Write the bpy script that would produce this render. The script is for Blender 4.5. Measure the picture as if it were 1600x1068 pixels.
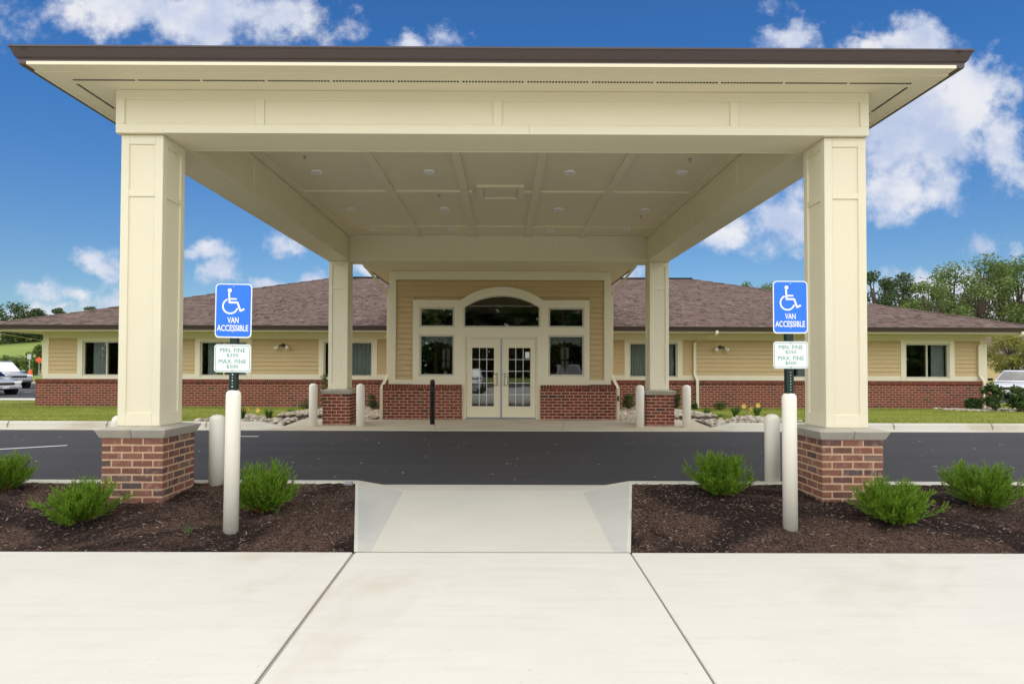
import bpy, bmesh, math, random
from mathutils import Vector, Matrix, noise
R = math.radians
rnd = random.Random(7)
scene = bpy.context.scene
for o in list(bpy.data.objects): bpy.data.objects.remove(o)
COL = scene.collection

# ------------------------------------------------------------------ camera
F, YAW, PIT, ROLL, SX, SY = 938.0, .003, R(1.1), .003, .0076, .0125
CAMP = Vector((.10, 0, 1.5))
CROT = Matrix.Rotation(-YAW, 3, 'Z') @ Matrix.Rotation(math.pi/2+PIT, 3, 'X') @ Matrix.Rotation(ROLL, 3, 'Z')
cd = bpy.data.cameras.new('camera'); cam = bpy.data.objects.new('camera', cd); COL.objects.link(cam)
cam.matrix_world = Matrix.Translation(CAMP) @ CROT.to_4x4()
cd.sensor_width = 36; cd.lens = 36*F/1600; cd.shift_x = SX; cd.shift_y = SY
cd.clip_start = .05; cd.clip_end = 3000
scene.camera = cam
def ray(px, py): return CROT @ Vector(((px-800+SX*1600)/F, -(py-534-SY*1600)/F, -1))
def atY(px, py, Y):            # photo pixel -> point on the upright plane at depth Y
    d = ray(px, py); return CAMP + d*((Y-CAMP.y)/d.y)
def atZ(px, py, Z):            # photo pixel -> point on the level plane at height Z
    d = ray(px, py); return CAMP + d*((Z-CAMP.z)/d.z)

# ------------------------------------------------------------------ sky, sun, exposure
SUN_EL, SUN_AZ = R(48), R(183)
w = bpy.data.worlds.new('World'); scene.world = w; w.use_nodes = True
nt = w.node_tree; nt.nodes.clear()
def nd(t, typ, **k):
    n = t.nodes.new(typ)
    for a, b in k.items(): setattr(n, a, b)
    return n
def setin(t, s, v):
    if isinstance(v, bpy.types.NodeSocket): t.links.new(v, s)
    elif v is not None: s.default_value = v
def mth(t, op, a, b=None, c=None, clamp=False):
    n = nd(t, 'ShaderNodeMath', operation=op, use_clamp=clamp)
    for i, v in enumerate((a, b, c)): setin(t, n.inputs[i], v)
    return n.outputs[0]
def vmt(t, op, a, b=None, c=None, out=0):
    n = nd(t, 'ShaderNodeVectorMath', operation=op)
    for i, v in enumerate((a, b, c)): setin(t, n.inputs[i], v)
    return n.outputs[out]
def noi(t, vec, scale, detail=4, rough=.55, dist=0, out='Fac'):
    n = nd(t, 'ShaderNodeTexNoise'); setin(t, n.inputs['Vector'], vec)
    n.inputs['Scale'].default_value = scale; n.inputs['Detail'].default_value = detail
    n.inputs['Roughness'].default_value = rough; n.inputs['Distortion'].default_value = dist
    return n.outputs[out]
def mixc(t, fac, a, b, typ='MIX'):
    n = nd(t, 'ShaderNodeMix', data_type='RGBA', blend_type=typ)
    setin(t, n.inputs[0], fac)
    for i, v in ((6, a), (7, b)):
        setin(t, n.inputs[i], v if isinstance(v, bpy.types.NodeSocket) else (*v, 1)[:4])
    return n.outputs[2]
def ramp(t, fac, stops, interp='LINEAR'):
    n = nd(t, 'ShaderNodeValToRGB'); setin(t, n.inputs[0], fac); e = n.color_ramp.elements
    n.color_ramp.interpolation = interp
    while len(e) < len(stops): e.new(.5)
    for i, (p, c) in enumerate(stops):
        e[i].position = p; e[i].color = (*c, 1) if not isinstance(c, (int, float)) else (c, c, c, 1)
    return n.outputs[0]
def mrange(t, v, a, b, c=0., d=1., smooth=True):
    n = nd(t, 'ShaderNodeMapRange', interpolation_type='SMOOTHSTEP' if smooth else 'LINEAR')
    setin(t, n.inputs[0], v)
    for i, x in enumerate((a, b, c, d)): n.inputs[i+1].default_value = x
    return n.outputs[0]
sky = nd(nt, 'ShaderNodeTexSky', sky_type='NISHITA', sun_disc=False)
sky.sun_elevation = SUN_EL; sky.sun_rotation = SUN_AZ; sky.air_density = 1.0; sky.dust_density = .25; sky.ozone_density = 4.0
tc = nd(nt, 'ShaderNodeTexCoord'); dv = tc.outputs['Generated']
sep = nd(nt, 'ShaderNodeSeparateXYZ'); nt.links.new(dv, sep.inputs[0])
yy = mth(nt, 'MAXIMUM', sep.outputs[1], .02)
u = mth(nt, 'DIVIDE', sep.outputs[0], yy); v = mth(nt, 'DIVIDE', sep.outputs[2], yy)
cmb = nd(nt, 'ShaderNodeCombineXYZ'); nt.links.new(u, cmb.inputs[0]); nt.links.new(v, cmb.inputs[1])
warp = noi(nt, cmb.outputs[0], 9, 5, .6, out='Color')
warp = vmt(nt, 'MULTIPLY_ADD', warp, (.12, .09, 0), (-.06, -.045, 0))
uv = vmt(nt, 'ADD', cmb.outputs[0], warp)
fine = noi(nt, cmb.outputs[0], 13, 9, .62)
CLOUDS = [(180,15,120,55,1),(320,20,160,70,1.2),(440,40,110,50,1),(640,62,34,26,1),(690,60,38,28,1),(1240,62,50,30,1),
 (1420,62,80,40,1.1),(1370,72,60,22,1),(1500,160,100,90,1.2),(1430,210,140,110,1.2),(1555,210,50,90,1),(1400,290,130,45,.8),
 (1543,85,20,30,.6),(1210,330,95,50,.95),(1140,365,120,34,.7),(1245,300,50,30,.8),(325,395,42,22,.9),(335,422,36,22,.9),
 (155,415,42,22,.5),(130,470,80,26,.75),(80,488,70,12,.6),(440,380,46,24,.8),(430,438,44,12,.7),(490,442,36,14,.7),
 (1530,390,70,16,.5),(1590,395,40,18,.7),(985,425,46,14,.7),(20,32,46,40,.45),(590,425,40,16,.9),(1380,480,60,18,.8),(1215,10,30,12,.35),(1470,455,130,45,1.),(1590,470,90,50,1.),(50,497,70,22,.9)]
acc = None
for (cx, cy, rx, ry, a) in CLOUDS:
    d = ray(cx, cy); cu, cv = d.x/d.y, d.z/d.y
    q = vmt(nt, 'MULTIPLY_ADD', uv, (F/rx, F/ry, 0), (-cu*F/rx, -cv*F/ry, 0))
    l = vmt(nt, 'LENGTH', q, out=1)
    s = mth(nt, 'MULTIPLY_ADD', l, -.62*a, .62*a)
    acc = s if acc is None else mth(nt, 'MAXIMUM', acc, s)
big = noi(nt, dv, 2.6, 7, .6)                    # the same kind of scattered cloud all round, beyond the view
outm = mrange(nt, mth(nt, 'MAXIMUM', mth(nt, 'ABSOLUTE', u), mth(nt, 'MULTIPLY', v, 1.25)), .93, 1.3)
gen = mth(nt, 'SUBTRACT', mth(nt, 'MULTIPLY', mth(nt, 'SUBTRACT', big, .50), 5.), mth(nt, 'MULTIPLY_ADD', outm, -1.2, 1.2))
acc = mth(nt, 'MAXIMUM', mth(nt, 'MAXIMUM', acc, gen), -.6)
dens = mth(nt, 'ADD', acc, mth(nt, 'MULTIPLY_ADD', fine, 1.6, -.80))
mask = mth(nt, 'MULTIPLY', mrange(nt, dens, -.08, .44), .93)
shade = noi(nt, cmb.outputs[0], 6, 7, .6)
ccol = mixc(nt, mrange(nt, shade, .35, .65), (.56, .65, .86), (.95, .95, .98))
SKY_S = .05
tint = mixc(nt, 1.0, sky.outputs[0], mixc(nt, mrange(nt, sep.outputs[2], .05, .45), (.405, .50, .555), (.247, .537, .80)), 'MULTIPLY')
cloudc = vmt(nt, 'SCALE', ccol, None); nt.nodes[-1].inputs[3].default_value = 5.5
fin = mixc(nt, mask, tint, cloudc)
bg = nd(nt, 'ShaderNodeBackground'); nt.links.new(fin, bg.inputs[0]); bg.inputs[1].default_value = SKY_S
wo = nd(nt, 'ShaderNodeOutputWorld'); nt.links.new(bg.outputs[0], wo.inputs[0])
sl = bpy.data.lights.new('sun', 'SUN'); sl.energy = 1.5; sl.angle = R(150); sl.color = (1, .925, .79)
so = bpy.data.objects.new('sun', sl); COL.objects.link(so)
sd = Vector((math.sin(SUN_AZ)*math.cos(SUN_EL), math.cos(SUN_AZ)*math.cos(SUN_EL), math.sin(SUN_EL)))   # towards the sun
so.rotation_euler = sd.to_track_quat('Z', 'Y').to_euler(); so.location = (0, -20, 30)
vs = scene.view_settings; vs.view_transform = 'Standard'; vs.look = 'None'; vs.gamma = 1; vs.exposure = 1.77
scene.render.engine = 'CYCLES'
scene.cycles.max_bounces = 8; scene.cycles.diffuse_bounces = 5; scene.cycles.transparent_max_bounces = 12

# ------------------------------------------------------------------ materials
def material(name, rough=.6, spec=.3, metal=0):
    m = bpy.data.materials.new(name); m.use_nodes = True; t = m.node_tree
    b = t.nodes['Principled BSDF']; b.inputs['Roughness'].default_value = rough
    b.inputs['Specular IOR Level'].default_value = spec; b.inputs['Metallic'].default_value = metal
    return m, t, b
def wpos(t):
    g = nd(t, 'ShaderNodeNewGeometry'); return g.outputs['Position']
def bump(t, b, h, strength=.3, dist=.01):
    n = nd(t, 'ShaderNodeBump'); n.inputs['Strength'].default_value = strength; n.inputs['Distance'].default_value = dist
    t.links.new(h, n.inputs['Height']); t.links.new(n.outputs[0], b.inputs['Normal'])
def simple(name, col, rough=.6, spec=.3, metal=0, var=.12, scale=6, bs=0, bscale=60):
    m, t, b = material(name, rough, spec, metal); p = wpos(t)
    f = noi(t, p, scale, 5, .6)
    c = mixc(t, f, tuple(x*(1-var) for x in col), tuple(min(1, x*(1+var)) for x in col))
    t.links.new(c, b.inputs['Base Color'])
    if bs: bump(t, b, noi(t, p, bscale, 4), bs, .004)
    return m
def islandrand(t):
    o = nd(t, 'ShaderNodeObjectInfo'); g = nd(t, 'ShaderNodeNewGeometry')
    return mth(t, 'FRACT', mth(t, 'ADD', o.outputs['Random'], mth(t, 'MULTIPLY', g.outputs['Random Per Island'], 7.31)))
M = {}
M['cream'] = simple('cream_paint', (.775, .715, .515), .48, .35, var=.035, scale=1.7, bs=.05, bscale=25)
M['cream_trim'] = simple('cream_trim_paint', (.78, .725, .53), .48, .35, var=.04, scale=2.3, bs=.05, bscale=30)
M['tan'] = simple('tan_siding', (.56, .42, .215), .55, .3, var=.07, scale=3, bs=.12, bscale=40)
M['brown'] = simple('brown_gutter', (.062, .042, .038), .34, .5, var=.08, scale=3)
M['stone'] = simple('cap_stone', (.43, .40, .33), .75, .2, var=.16, scale=9, bs=.25, bscale=70)
M['bollard'] = simple('bollard_paint', (.85, .81, .69), .45, .35, var=.05, scale=5, bs=.08, bscale=18)
M['dark'] = simple('dark_slot', (.025, .024, .022), .8, .1)
M['black'] = simple('black_paint', (.013, .013, .016), .4, .4)
M['white'] = simple('white_paint', (.82, .82, .79), .5, .3, var=.03)
M['bolt'] = simple('galvanised', (.45, .46, .46), .4, .5, .6)
M['bronze'] = simple('handle_metal', (.46, .41, .31), .35, .5, .7)
M['alu'] = simple('window_vinyl', (.56, .53, .43), .4, .4, var=.04)
M['sweep'] = simple('astragal_metal', (.33, .36, .44), .35, .5, .5)
M['blue'] = simple('sign_blue', (.03, .19, .84), .38, .4, var=.04)
M['signwhite'] = simple('sign_white', (.86, .87, .86), .38, .4, var=.02)
M['signgreen'] = simple('sign_green', (.10, .37, .25), .4, .4, var=.03)
M['greenpost'] = simple('green_post', (.012, .032, .022), .4, .45, .2)
M['curtain'] = simple('curtain_cloth', (.80, .83, .82), .9, .1, var=.05)
M['room'] = simple('room_paint', (.62, .46, .25), .85, .1)
M['roomfloor'] = simple('room_floor', (.36, .26, .16), .6, .3)
M['bark'] = simple('bark', (.11, .085, .06), .9, .1, var=.35, scale=9, bs=.5)
M['stemw'] = simple('juniper_wood', (.16, .085, .045), .9, .1, var=.3, scale=20)
M['rubber'] = simple('tyre_rubber', (.018, .018, .019), .75, .2)
M['rim'] = simple('wheel_rim', (.42, .43, .44), .3, .5, .8)
M['chrome'] = simple('chrome', (.6, .6, .62), .15, .5, .9)
M['lamp'] = simple('lamp_glass', (.78, .77, .72), .25, .5, var=.03)
M['orange'] = simple('orange_sign', (.80, .10, .03), .5, .3, var=.05)
M['plate'] = simple('plate', (.70, .70, .72), .5, .3)
M['yellow'] = simple('yellow_petal', (.80, .55, .14), .6, .2, var=.15, scale=20)
for nm, c in (('carwhite', (.80, .81, .82)), ('carsilver', (.42, .43, .44)), ('cardark', (.10, .105, .12))):
    m, t, b = material('car_paint_'+nm[3:], .28, .5); b.inputs['Coat Weight'].default_value = .7
    t.links.new(mixc(t, noi(t, wpos(t), 3), c, tuple(x*.9 for x in c)), b.inputs['Base Color']); M[nm] = m
def glassmat(name, tintc, refl):
    m = bpy.data.materials.new(name); m.use_nodes = True; t = m.node_tree; t.nodes.clear()
    tr = nd(t, 'ShaderNodeBsdfTransparent'); tr.inputs[0].default_value = (*tintc, 1)
    gl = nd(t, 'ShaderNodeBsdfGlossy'); gl.inputs['Roughness'].default_value = .015; gl.inputs[0].default_value = (1, 1, 1, 1)
    fr = nd(t, 'ShaderNodeFresnel'); fr.inputs[0].default_value = 1.5
    wob = noi(t, wpos(t), 1.6, 2); bn = nd(t, 'ShaderNodeBump'); bn.inputs['Strength'].default_value = .05; bn.inputs['Distance'].default_value = .05
    t.links.new(wob, bn.inputs['Height']); bn.inputs['Strength'].default_value = .012; t.links.new(bn.outputs[0], gl.inputs['Normal'])
    mx = nd(t, 'ShaderNodeMixShader'); t.links.new(mth(t, 'MULTIPLY_ADD', fr.outputs[0], 1.0, refl, True), mx.inputs[0])
    t.links.new(tr.outputs[0], mx.inputs[1]); t.links.new(gl.outputs[0], mx.inputs[2])
    o = nd(t, 'ShaderNodeOutputMaterial'); t.links.new(mx.outputs[0], o.inputs[0]); return m
M['glass'] = glassmat('window_glass', (.76, .79, .77), .065)
M['carglass'] = glassmat('car_glass', (.10, .11, .12), .10)
# brick: colour per brick, weathered faces
def brickmat(name, stops, smear):
    m, t, b = material(name, .85, .15); p = wpos(t)
    c = ramp(t, islandrand(t), stops)
    c = mixc(t, mth(t, 'MULTIPLY', noi(t, p, 45, 5, .7), .55), c, (.07, .03, .025))
    sm = mrange(t, noi(t, p, 17, 6, .65), .50, .72)
    c = mixc(t, mth(t, 'MULTIPLY', sm, smear), c, (.42, .30, .235))
    t.links.new(c, b.inputs['Base Color']); bump(t, b, noi(t, p, 160, 4, .7), .35, .004); return m
RED = [(0, (.20, .050, .032)), (.3, (.27, .072, .045)), (.55, (.235, .058, .038)), (.8, (.17, .050, .035)), (.93, (.12, .048, .037)), (1, (.07, .045, .04))]
M['brick'] = brickmat('red_brick', RED, .12)
M['brickold'] = brickmat('smeared_brick', [(0, (.34, .165, .105)), (.3, (.25, .115, .082)), (.5, (.31, .135, .09)), (.7, (.20, .095, .075)), (.85, (.15, .09, .08)), (.95, (.12, .10, .095)), (1, (.34, .21, .15))], .62)
M['mortar'] = simple('pink_mortar', (.50, .31, .215), .9, .1, var=.15, scale=14, bs=.4, bscale=120)
M['mortartan'] = simple('tan_mortar', (.55, .37, .235), .9, .1, var=.15, scale=14, bs=.4, bscale=120)
# concrete
def concrete(name, base, stain, brush=0):
    m, t, b = material(name, .82, .2); p = wpos(t)
    c = mixc(t, noi(t, p, 1.3, 7, .62), tuple(x*.90 for x in base), tuple(x*1.06 for x in base))
    st = mth(t, 'MULTIPLY', mrange(t, noi(t, p, .55, 6, .6, 1.2), .50, .70), .75)
    c = mixc(t, st, c, stain)
    sp = mrange(t, noi(t, p, 9, 5, .75), .68, .78); c = mixc(t, mth(t, 'MULTIPLY', sp, .4), c, stain)
    pit = mrange(t, noi(t, p, 55, 2, .5), .735, .77); c = mixc(t, mth(t, 'MULTIPLY', pit, .5), c, (.16, .14, .11))
    h = noi(t, p, 220, 3, .7)
    if brush:
        mp = nd(t, 'ShaderNodeMapping'); mp.inputs['Scale'].default_value = (1.5, 110, 1); t.links.new(p, mp.inputs[0])
        br = noi(t, mp.outputs[0], 1, 3); h = mth(t, 'ADD', h, br)
        mp2 = nd(t, 'ShaderNodeMapping'); mp2.inputs['Rotation'].default_value = (0, 0, .5); mp2.inputs['Scale'].default_value = (1.2, 14, 1); t.links.new(p, mp2.inputs[0])
        c = mixc(t, mth(t, 'MULTIPLY', mrange(t, noi(t, mp2.outputs[0], 1, 6, .7), .45, .75), .22), c, tuple(x*.86 for x in stain))
        c = mixc(t, mth(t, 'MULTIPLY', mrange(t, br, .4, .75), .10), c, tuple(x*.8 for x in base))
    t.links.new(c, b.inputs['Base Color'])
    bump(t, b, h, .3, .004); return m
M['walk'] = concrete('pale_concrete', (.635, .615, .55), (.53, .475, .375), 1)
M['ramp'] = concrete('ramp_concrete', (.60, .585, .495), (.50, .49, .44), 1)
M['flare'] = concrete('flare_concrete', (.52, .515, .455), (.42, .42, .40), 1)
M['kerb'] = concrete('kerb_concrete', (.56, .535, .45), (.43, .38, .28))
M['slab'] = concrete('slab_concrete', (.55, .49, .37), (.42, .36, .26))
M['kjoint'] = simple('kerb_joint_dirt', (.34, .30, .24), .9, .1)
M['joint'] = simple('joint_dirt', (.20, .16, .11), .9, .1, var=.4, scale=8)
# asphalt
m, t, b = material('asphalt', .78, .25); p = wpos(t)
mp = nd(t, 'ShaderNodeMapping'); mp.inputs['Scale'].default_value = (.12, 1.6, 1); t.links.new(p, mp.inputs[0])
c = mixc(t, noi(t, mp.outputs[0], 1.2, 6, .6), (.046, .0435, .0435), (.088, .083, .082))
c = mixc(t, mth(t, 'MULTIPLY', noi(t, p, 240, 2, .6), .6), c, (.03, .03, .031), 'MIX')
c = mixc(t, mrange(t, noi(t, p, 130, 2, .5), .70, .76), c, (.19, .18, .17))
sc = mrange(t, noi(t, mp.outputs[0], 4.2, 4, .5), .66, .70); c = mixc(t, mth(t, 'MULTIPLY', sc, .35), c, (.03, .03, .03))
t.links.new(c, b.inputs['Base Color']); bump(t, b, noi(t, p, 320, 3, .7), .5, .004); M['asphalt'] = m
# mulch: grey-brown mulch broken by noise into lighter and darker patches
m, t, b = material('mulch', .95, .1); p = wpos(t)
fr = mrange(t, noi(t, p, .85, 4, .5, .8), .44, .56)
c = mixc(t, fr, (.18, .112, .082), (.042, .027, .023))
mp = nd(t, 'ShaderNodeMapping'); mp.inputs['Scale'].default_value = (38, 75, 50); t.links.new(p, mp.inputs[0])
c = mixc(t, mth(t, 'MULTIPLY', mrange(t, noi(t, mp.outputs[0], 1, 4, .7, 1.5), .5, .72), .5), c, (.19, .135, .11))
c = mixc(t, mrange(t, noi(t, p, 60, 4, .7), .35, .6), (.012, .009, .008), c)
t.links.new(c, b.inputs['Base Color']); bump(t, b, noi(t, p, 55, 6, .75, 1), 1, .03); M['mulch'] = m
m, t, b = material('wood_chip', .9, .1)
t.links.new(ramp(t, islandrand(t), [(0, (.02, .014, .012)), (.5, (.055, .035, .027)), (.8, (.125, .082, .062)), (.95, (.23, .165, .13)), (1, (.42, .34, .27))]), b.inputs['Base Color']); M['chip'] = m
# grass
m, t, b = material('lawn_grass', .9, .1); p = wpos(t)
mp = nd(t, 'ShaderNodeMapping'); mp.inputs['Scale'].default_value = (.35, 1.5, 1); t.links.new(p, mp.inputs[0])
c = mixc(t, mrange(t, noi(t, mp.outputs[0], 1.1, 6, .6), .32, .68), (.19, .235, .035), (.34, .345, .075))
c = mixc(t, mth(t, 'MULTIPLY', noi(t, p, 40, 4, .7), .5), c, (.14, .17, .028))
t.links.new(c, b.inputs['Base Color']); bump(t, b, noi(t, p, 70, 4, .8), .8, .03); M['lawn'] = m
m, t, b = material('grass_blade', .8, .15)
t.links.new(ramp(t, islandrand(t), [(0, (.14, .195, .028)), (.6, (.25, .30, .05)), (1, (.40, .39, .11))]), b.inputs['Base Color']); M['blade'] = m
M['field'] = simple('far_field_grass', (.22, .28, .075), .95, .05, var=.35, scale=.05)
def leafmat(name, stops, trans=.25):
    m, t, b = material(name, .6, .25); r_ = islandrand(t); c = ramp(t, r_, stops); t.links.new(c, b.inputs['Base Color'])
    tl = nd(t, 'ShaderNodeBsdfTranslucent'); t.links.new(c, tl.inputs[0]); mx = nd(t, 'ShaderNodeMixShader'); mx.inputs[0].default_value = trans
    o = t.nodes['Material Output']; t.links.new(b.outputs[0], mx.inputs[1]); t.links.new(tl.outputs[0], mx.inputs[2]); t.links.new(mx.outputs[0], o.inputs[0]); return m
M['juniper'] = leafmat('juniper_green', [(0, (.085, .17, .014)), (.5, (.18, .34, .026)), (.85, (.28, .45, .045)), (1, (.42, .50, .09))], .35)
M['leafA'] = leafmat('tree_leaf_mid', [(0, (.09, .145, .04)), (.5, (.16, .23, .06)), (1, (.27, .33, .10))], .4)
M['leafB'] = leafmat('tree_leaf_dark', [(0, (.05, .085, .036)), (.6, (.085, .13, .05)), (1, (.15, .19, .075))], .4)
M['leafY'] = leafmat('tree_leaf_yellow', [(0, (.20, .22, .035)), (.6, (.30, .31, .06)), (1, (.42, .40, .11))], .35)
M['leafS'] = leafmat('shrub_leaf', [(0, (.035, .07, .02)), (.6, (.075, .135, .035)), (1, (.15, .21, .065))])
M['lily'] = leafmat('lily_leaf', [(0, (.05, .11, .02)), (.6, (.09, .19, .03)), (1, (.16, .26, .05))])
# river stones
m, t, b = material('river_stone', .75, .25); p = wpos(t)
c = ramp(t, islandrand(t), [(0, (.30, .25, .19)), (.35, (.46, .40, .31)), (.65, (.60, .54, .44)), (.85, (.38, .35, .31)), (1, (.68, .64, .56))])
c = mixc(t, mth(t, 'MULTIPLY', noi(t, p, 25, 4), .4), c, (.30, .24, .18)); t.links.new(c, b.inputs['Base Color']); M['river'] = m
M['soil'] = simple('bed_soil', (.10, .08, .06), .95, .1, var=.4, scale=20, bs=.6)
# shingles: a tone per tab, laid out by the roof's own uv
m, t, b = material('asphalt_shingle', .92, .12)
uvn = nd(t, 'ShaderNodeUVMap'); uvn.uv_map = 'UVMap'; s_ = nd(t, 'ShaderNodeSeparateXYZ'); t.links.new(uvn.outputs[0], s_.inputs[0])
row = mth(t, 'FLOOR', s_.outputs[1])
def tabs(wd, off):
    w1 = nd(t, 'ShaderNodeTexWhiteNoise', noise_dimensions='1D'); setin(t, w1.inputs['W'], mth(t, 'ADD', row, off))
    cell = mth(t, 'FLOOR', mth(t, 'ADD', mth(t, 'DIVIDE', s_.outputs[0], wd), mth(t, 'MULTIPLY', w1.outputs[0], 9)))
    cb = nd(t, 'ShaderNodeCombineXYZ'); t.links.new(cell, cb.inputs[0]); t.links.new(row, cb.inputs[1])
    w2 = nd(t, 'ShaderNodeTexWhiteNoise', noise_dimensions='2D'); t.links.new(cb.outputs[0], w2.inputs['Vector']); return w2.outputs[0]
mixv = mth(t, 'ADD', mth(t, 'MULTIPLY', tabs(.22, 0), .55), mth(t, 'MULTIPLY', tabs(.09, 51), .45))
c = ramp(t, mixv, [(.12, (.085, .060, .052)), (.36, (.17, .118, .099)), (.55, (.225, .157, .130)), (.75, (.175, .134, .120)), (.95, (.31, .228, .19))])
p = wpos(t); c = mixc(t, mth(t, 'MULTIPLY', noi(t, p, 140, 3, .7), .45), c, (.07, .05, .047))
t.links.new(c, b.inputs['Base Color']); bump(t, b, noi(t, p, 200, 3, .7), .4, .005); M['shingle'] = m

# ------------------------------------------------------------------ mesh helpers
def mesh_obj(name, bm, mat, parent=None, loc=(0, 0, 0), rz=0, smooth=False, bevel=0):
    if bevel:
        bmesh.ops.bevel(bm, geom=bm.edges[:], offset=bevel, segments=1, affect='EDGES', profile=.5)
    me = bpy.data.meshes.new(name); bm.normal_update(); bm.to_mesh(me); bm.free()
    if smooth: me.polygons.foreach_set('use_smooth', [True]*len(me.polygons))
    for m_ in (mat if isinstance(mat, (list, tuple)) else [mat]): me.materials.append(M[m_])
    return link(name, me, parent, loc, rz)
def wm(o):
    b = Matrix.LocRotScale(o.location, o.rotation_euler, o.scale)
    return (wm(o.parent) @ o.matrix_parent_inverse @ b) if o.parent else b
def link(name, me, parent=None, loc=(0, 0, 0), rz=0, scale=(1, 1, 1)):
    o = bpy.data.objects.new(name, me); COL.objects.link(o); o.location = loc; o.rotation_euler = (0, 0, rz); o.scale = scale
    if parent: o.parent = parent; o.matrix_parent_inverse = wm(parent).inverted()
    return o
def thing(name, label, cat, loc=(0, 0, 0), group=None):
    o = bpy.data.objects.new(name, None); COL.objects.link(o); o.location = loc; o.empty_display_size = .2
    return tag(o, label, cat, group)
def tag(o, label, cat, group=None):
    o['label'] = label; o['category'] = cat
    if group: o['group'] = group
    return o
def struct(o): o['kind'] = 'structure'; return o
def stuff(o): o['kind'] = 'stuff'; return o
def copy_tree(o, parent=None):
    c = o.copy(); COL.objects.link(c); c.parent = parent
    for ch in o.children: copy_tree(ch, c)
    return c
def box(bm, x0, x1, y0, y1, z0, z1):
    vs_ = [bm.verts.new((x, y, z)) for z in (z0, z1) for y in (y0, y1) for x in (x0, x1)]
    for f in ((0, 2, 3, 1), (4, 5, 7, 6), (0, 1, 5, 4), (2, 6, 7, 3), (0, 4, 6, 2), (1, 3, 7, 5)): bm.faces.new([vs_[i] for i in f])
def bxo(name, mat, parent, x0, x1, y0, y1, z0, z1, bevel=.003):
    bm = bmesh.new(); box(bm, x0, x1, y0, y1, z0, z1); return mesh_obj(name, bm, mat, parent, bevel=bevel)
def quad(bm, *pts): return bm.faces.new([bm.verts.new(p) for p in pts])
def tube(bm, pts, rad, n=10, cap=True):
    """tube along points; rad: number or list"""
    pts = [Vector(p) for p in pts]; rings = []
    for i, p in enumerate(pts):
        d = (pts[min(i+1, len(pts)-1)]-pts[max(i-1, 0)]).normalized()
        a = d.orthogonal().normalized() if i == 0 else (a - d*a.dot(d)).normalized()
        c_ = d.cross(a); r_ = rad[i] if isinstance(rad, (list, tuple)) else rad
        rings.append([bm.verts.new(p + (a*math.cos(2*math.pi*k/n) + c_*math.sin(2*math.pi*k/n))*r_) for k in range(n)])
    for a_, b_ in zip(rings, rings[1:]):
        for k in range(n): bm.faces.new((a_[k], a_[(k+1) % n], b_[(k+1) % n], b_[k]))
    if cap: bm.faces.new(rings[0][::-1]); bm.faces.new(rings[-1])
def rectpipe(bm, pts, w_, d_):
    """rectangular downspout along points (mostly vertical); w along X, d along Y"""
    rings = []
    for p in pts:
        x, y, z = p; rings.append([bm.verts.new((x+sx*w_/2, y+sy*d_/2, z)) for sx, sy in ((-1, -1), (1, -1), (1, 1), (-1, 1))])
    for a_, b_ in zip(rings, rings[1:]):
        for k in range(4): bm.faces.new((a_[k], a_[(k+1) % 4], b_[(k+1) % 4], b_[k]))
    bm.faces.new(rings[0][::-1]); bm.faces.new(rings[-1]); bmesh.ops.recalc_face_normals(bm, faces=bm.faces[:])
def lathe(bm, prof, n=24):
    rings = [[bm.verts.new((r_*math.cos(2*math.pi*k/n), r_*math.sin(2*math.pi*k/n), z)) for k in range(n)] for r_, z in prof]
    for a_, b_ in zip(rings, rings[1:]):
        for k in range(n): bm.faces.new((a_[k], a_[(k+1) % n], b_[(k+1) % n], b_[k]))
    bm.faces.new(rings[0][::-1]); bm.faces.new(rings[-1])
def panel(bm, x0, x1, z0, z1, y0, y1, holes):
    """upright board in the XZ plane with rectangular openings"""
    xs = sorted({x0, x1, *[h[0] for h in holes], *[h[1] for h in holes]}); zs = sorted({z0, z1, *[h[2] for h in holes], *[h[3] for h in holes]})
    xs = [x for x in xs if x0 <= x <= x1]; zs = [z for z in zs if z0 <= z <= z1]
    full = lambda i, j: 0 <= i < len(xs)-1 and 0 <= j < len(zs)-1 and not any(h[0] < (xs[i]+xs[i+1])/2 < h[1] and h[2] < (zs[j]+zs[j+1])/2 < h[3] for h in holes)
    for i in range(len(xs)-1):
        for j in range(len(zs)-1):
            if not full(i, j): continue
            a, b_, c_, d = xs[i], xs[i+1], zs[j], zs[j+1]
            quad(bm, (a, y0, c_), (b_, y0, c_), (b_, y0, d), (a, y0, d)); quad(bm, (a, y1, c_), (a, y1, d), (b_, y1, d), (b_, y1, c_))
            if not full(i-1, j): quad(bm, (a, y0, c_), (a, y0, d), (a, y1, d), (a, y1, c_))
            if not full(i+1, j): quad(bm, (b_, y0, c_), (b_, y1, c_), (b_, y1, d), (b_, y0, d))
            if not full(i, j-1): quad(bm, (a, y0, c_), (a, y1, c_), (b_, y1, c_), (b_, y0, c_))
            if not full(i, j+1): quad(bm, (a, y0, d), (b_, y0, d), (b_, y1, d), (a, y1, d))
def sheet(name, mat, pts, parent=None):
    bm = bmesh.new(); bm.faces.new([bm.verts.new(p) for p in pts]); bmesh.ops.recalc_face_normals(bm, faces=bm.faces[:])
    for f in bm.faces:
        if f.normal.z < 0: f.normal_flip()
    return mesh_obj(name, bm, mat, parent)
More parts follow.
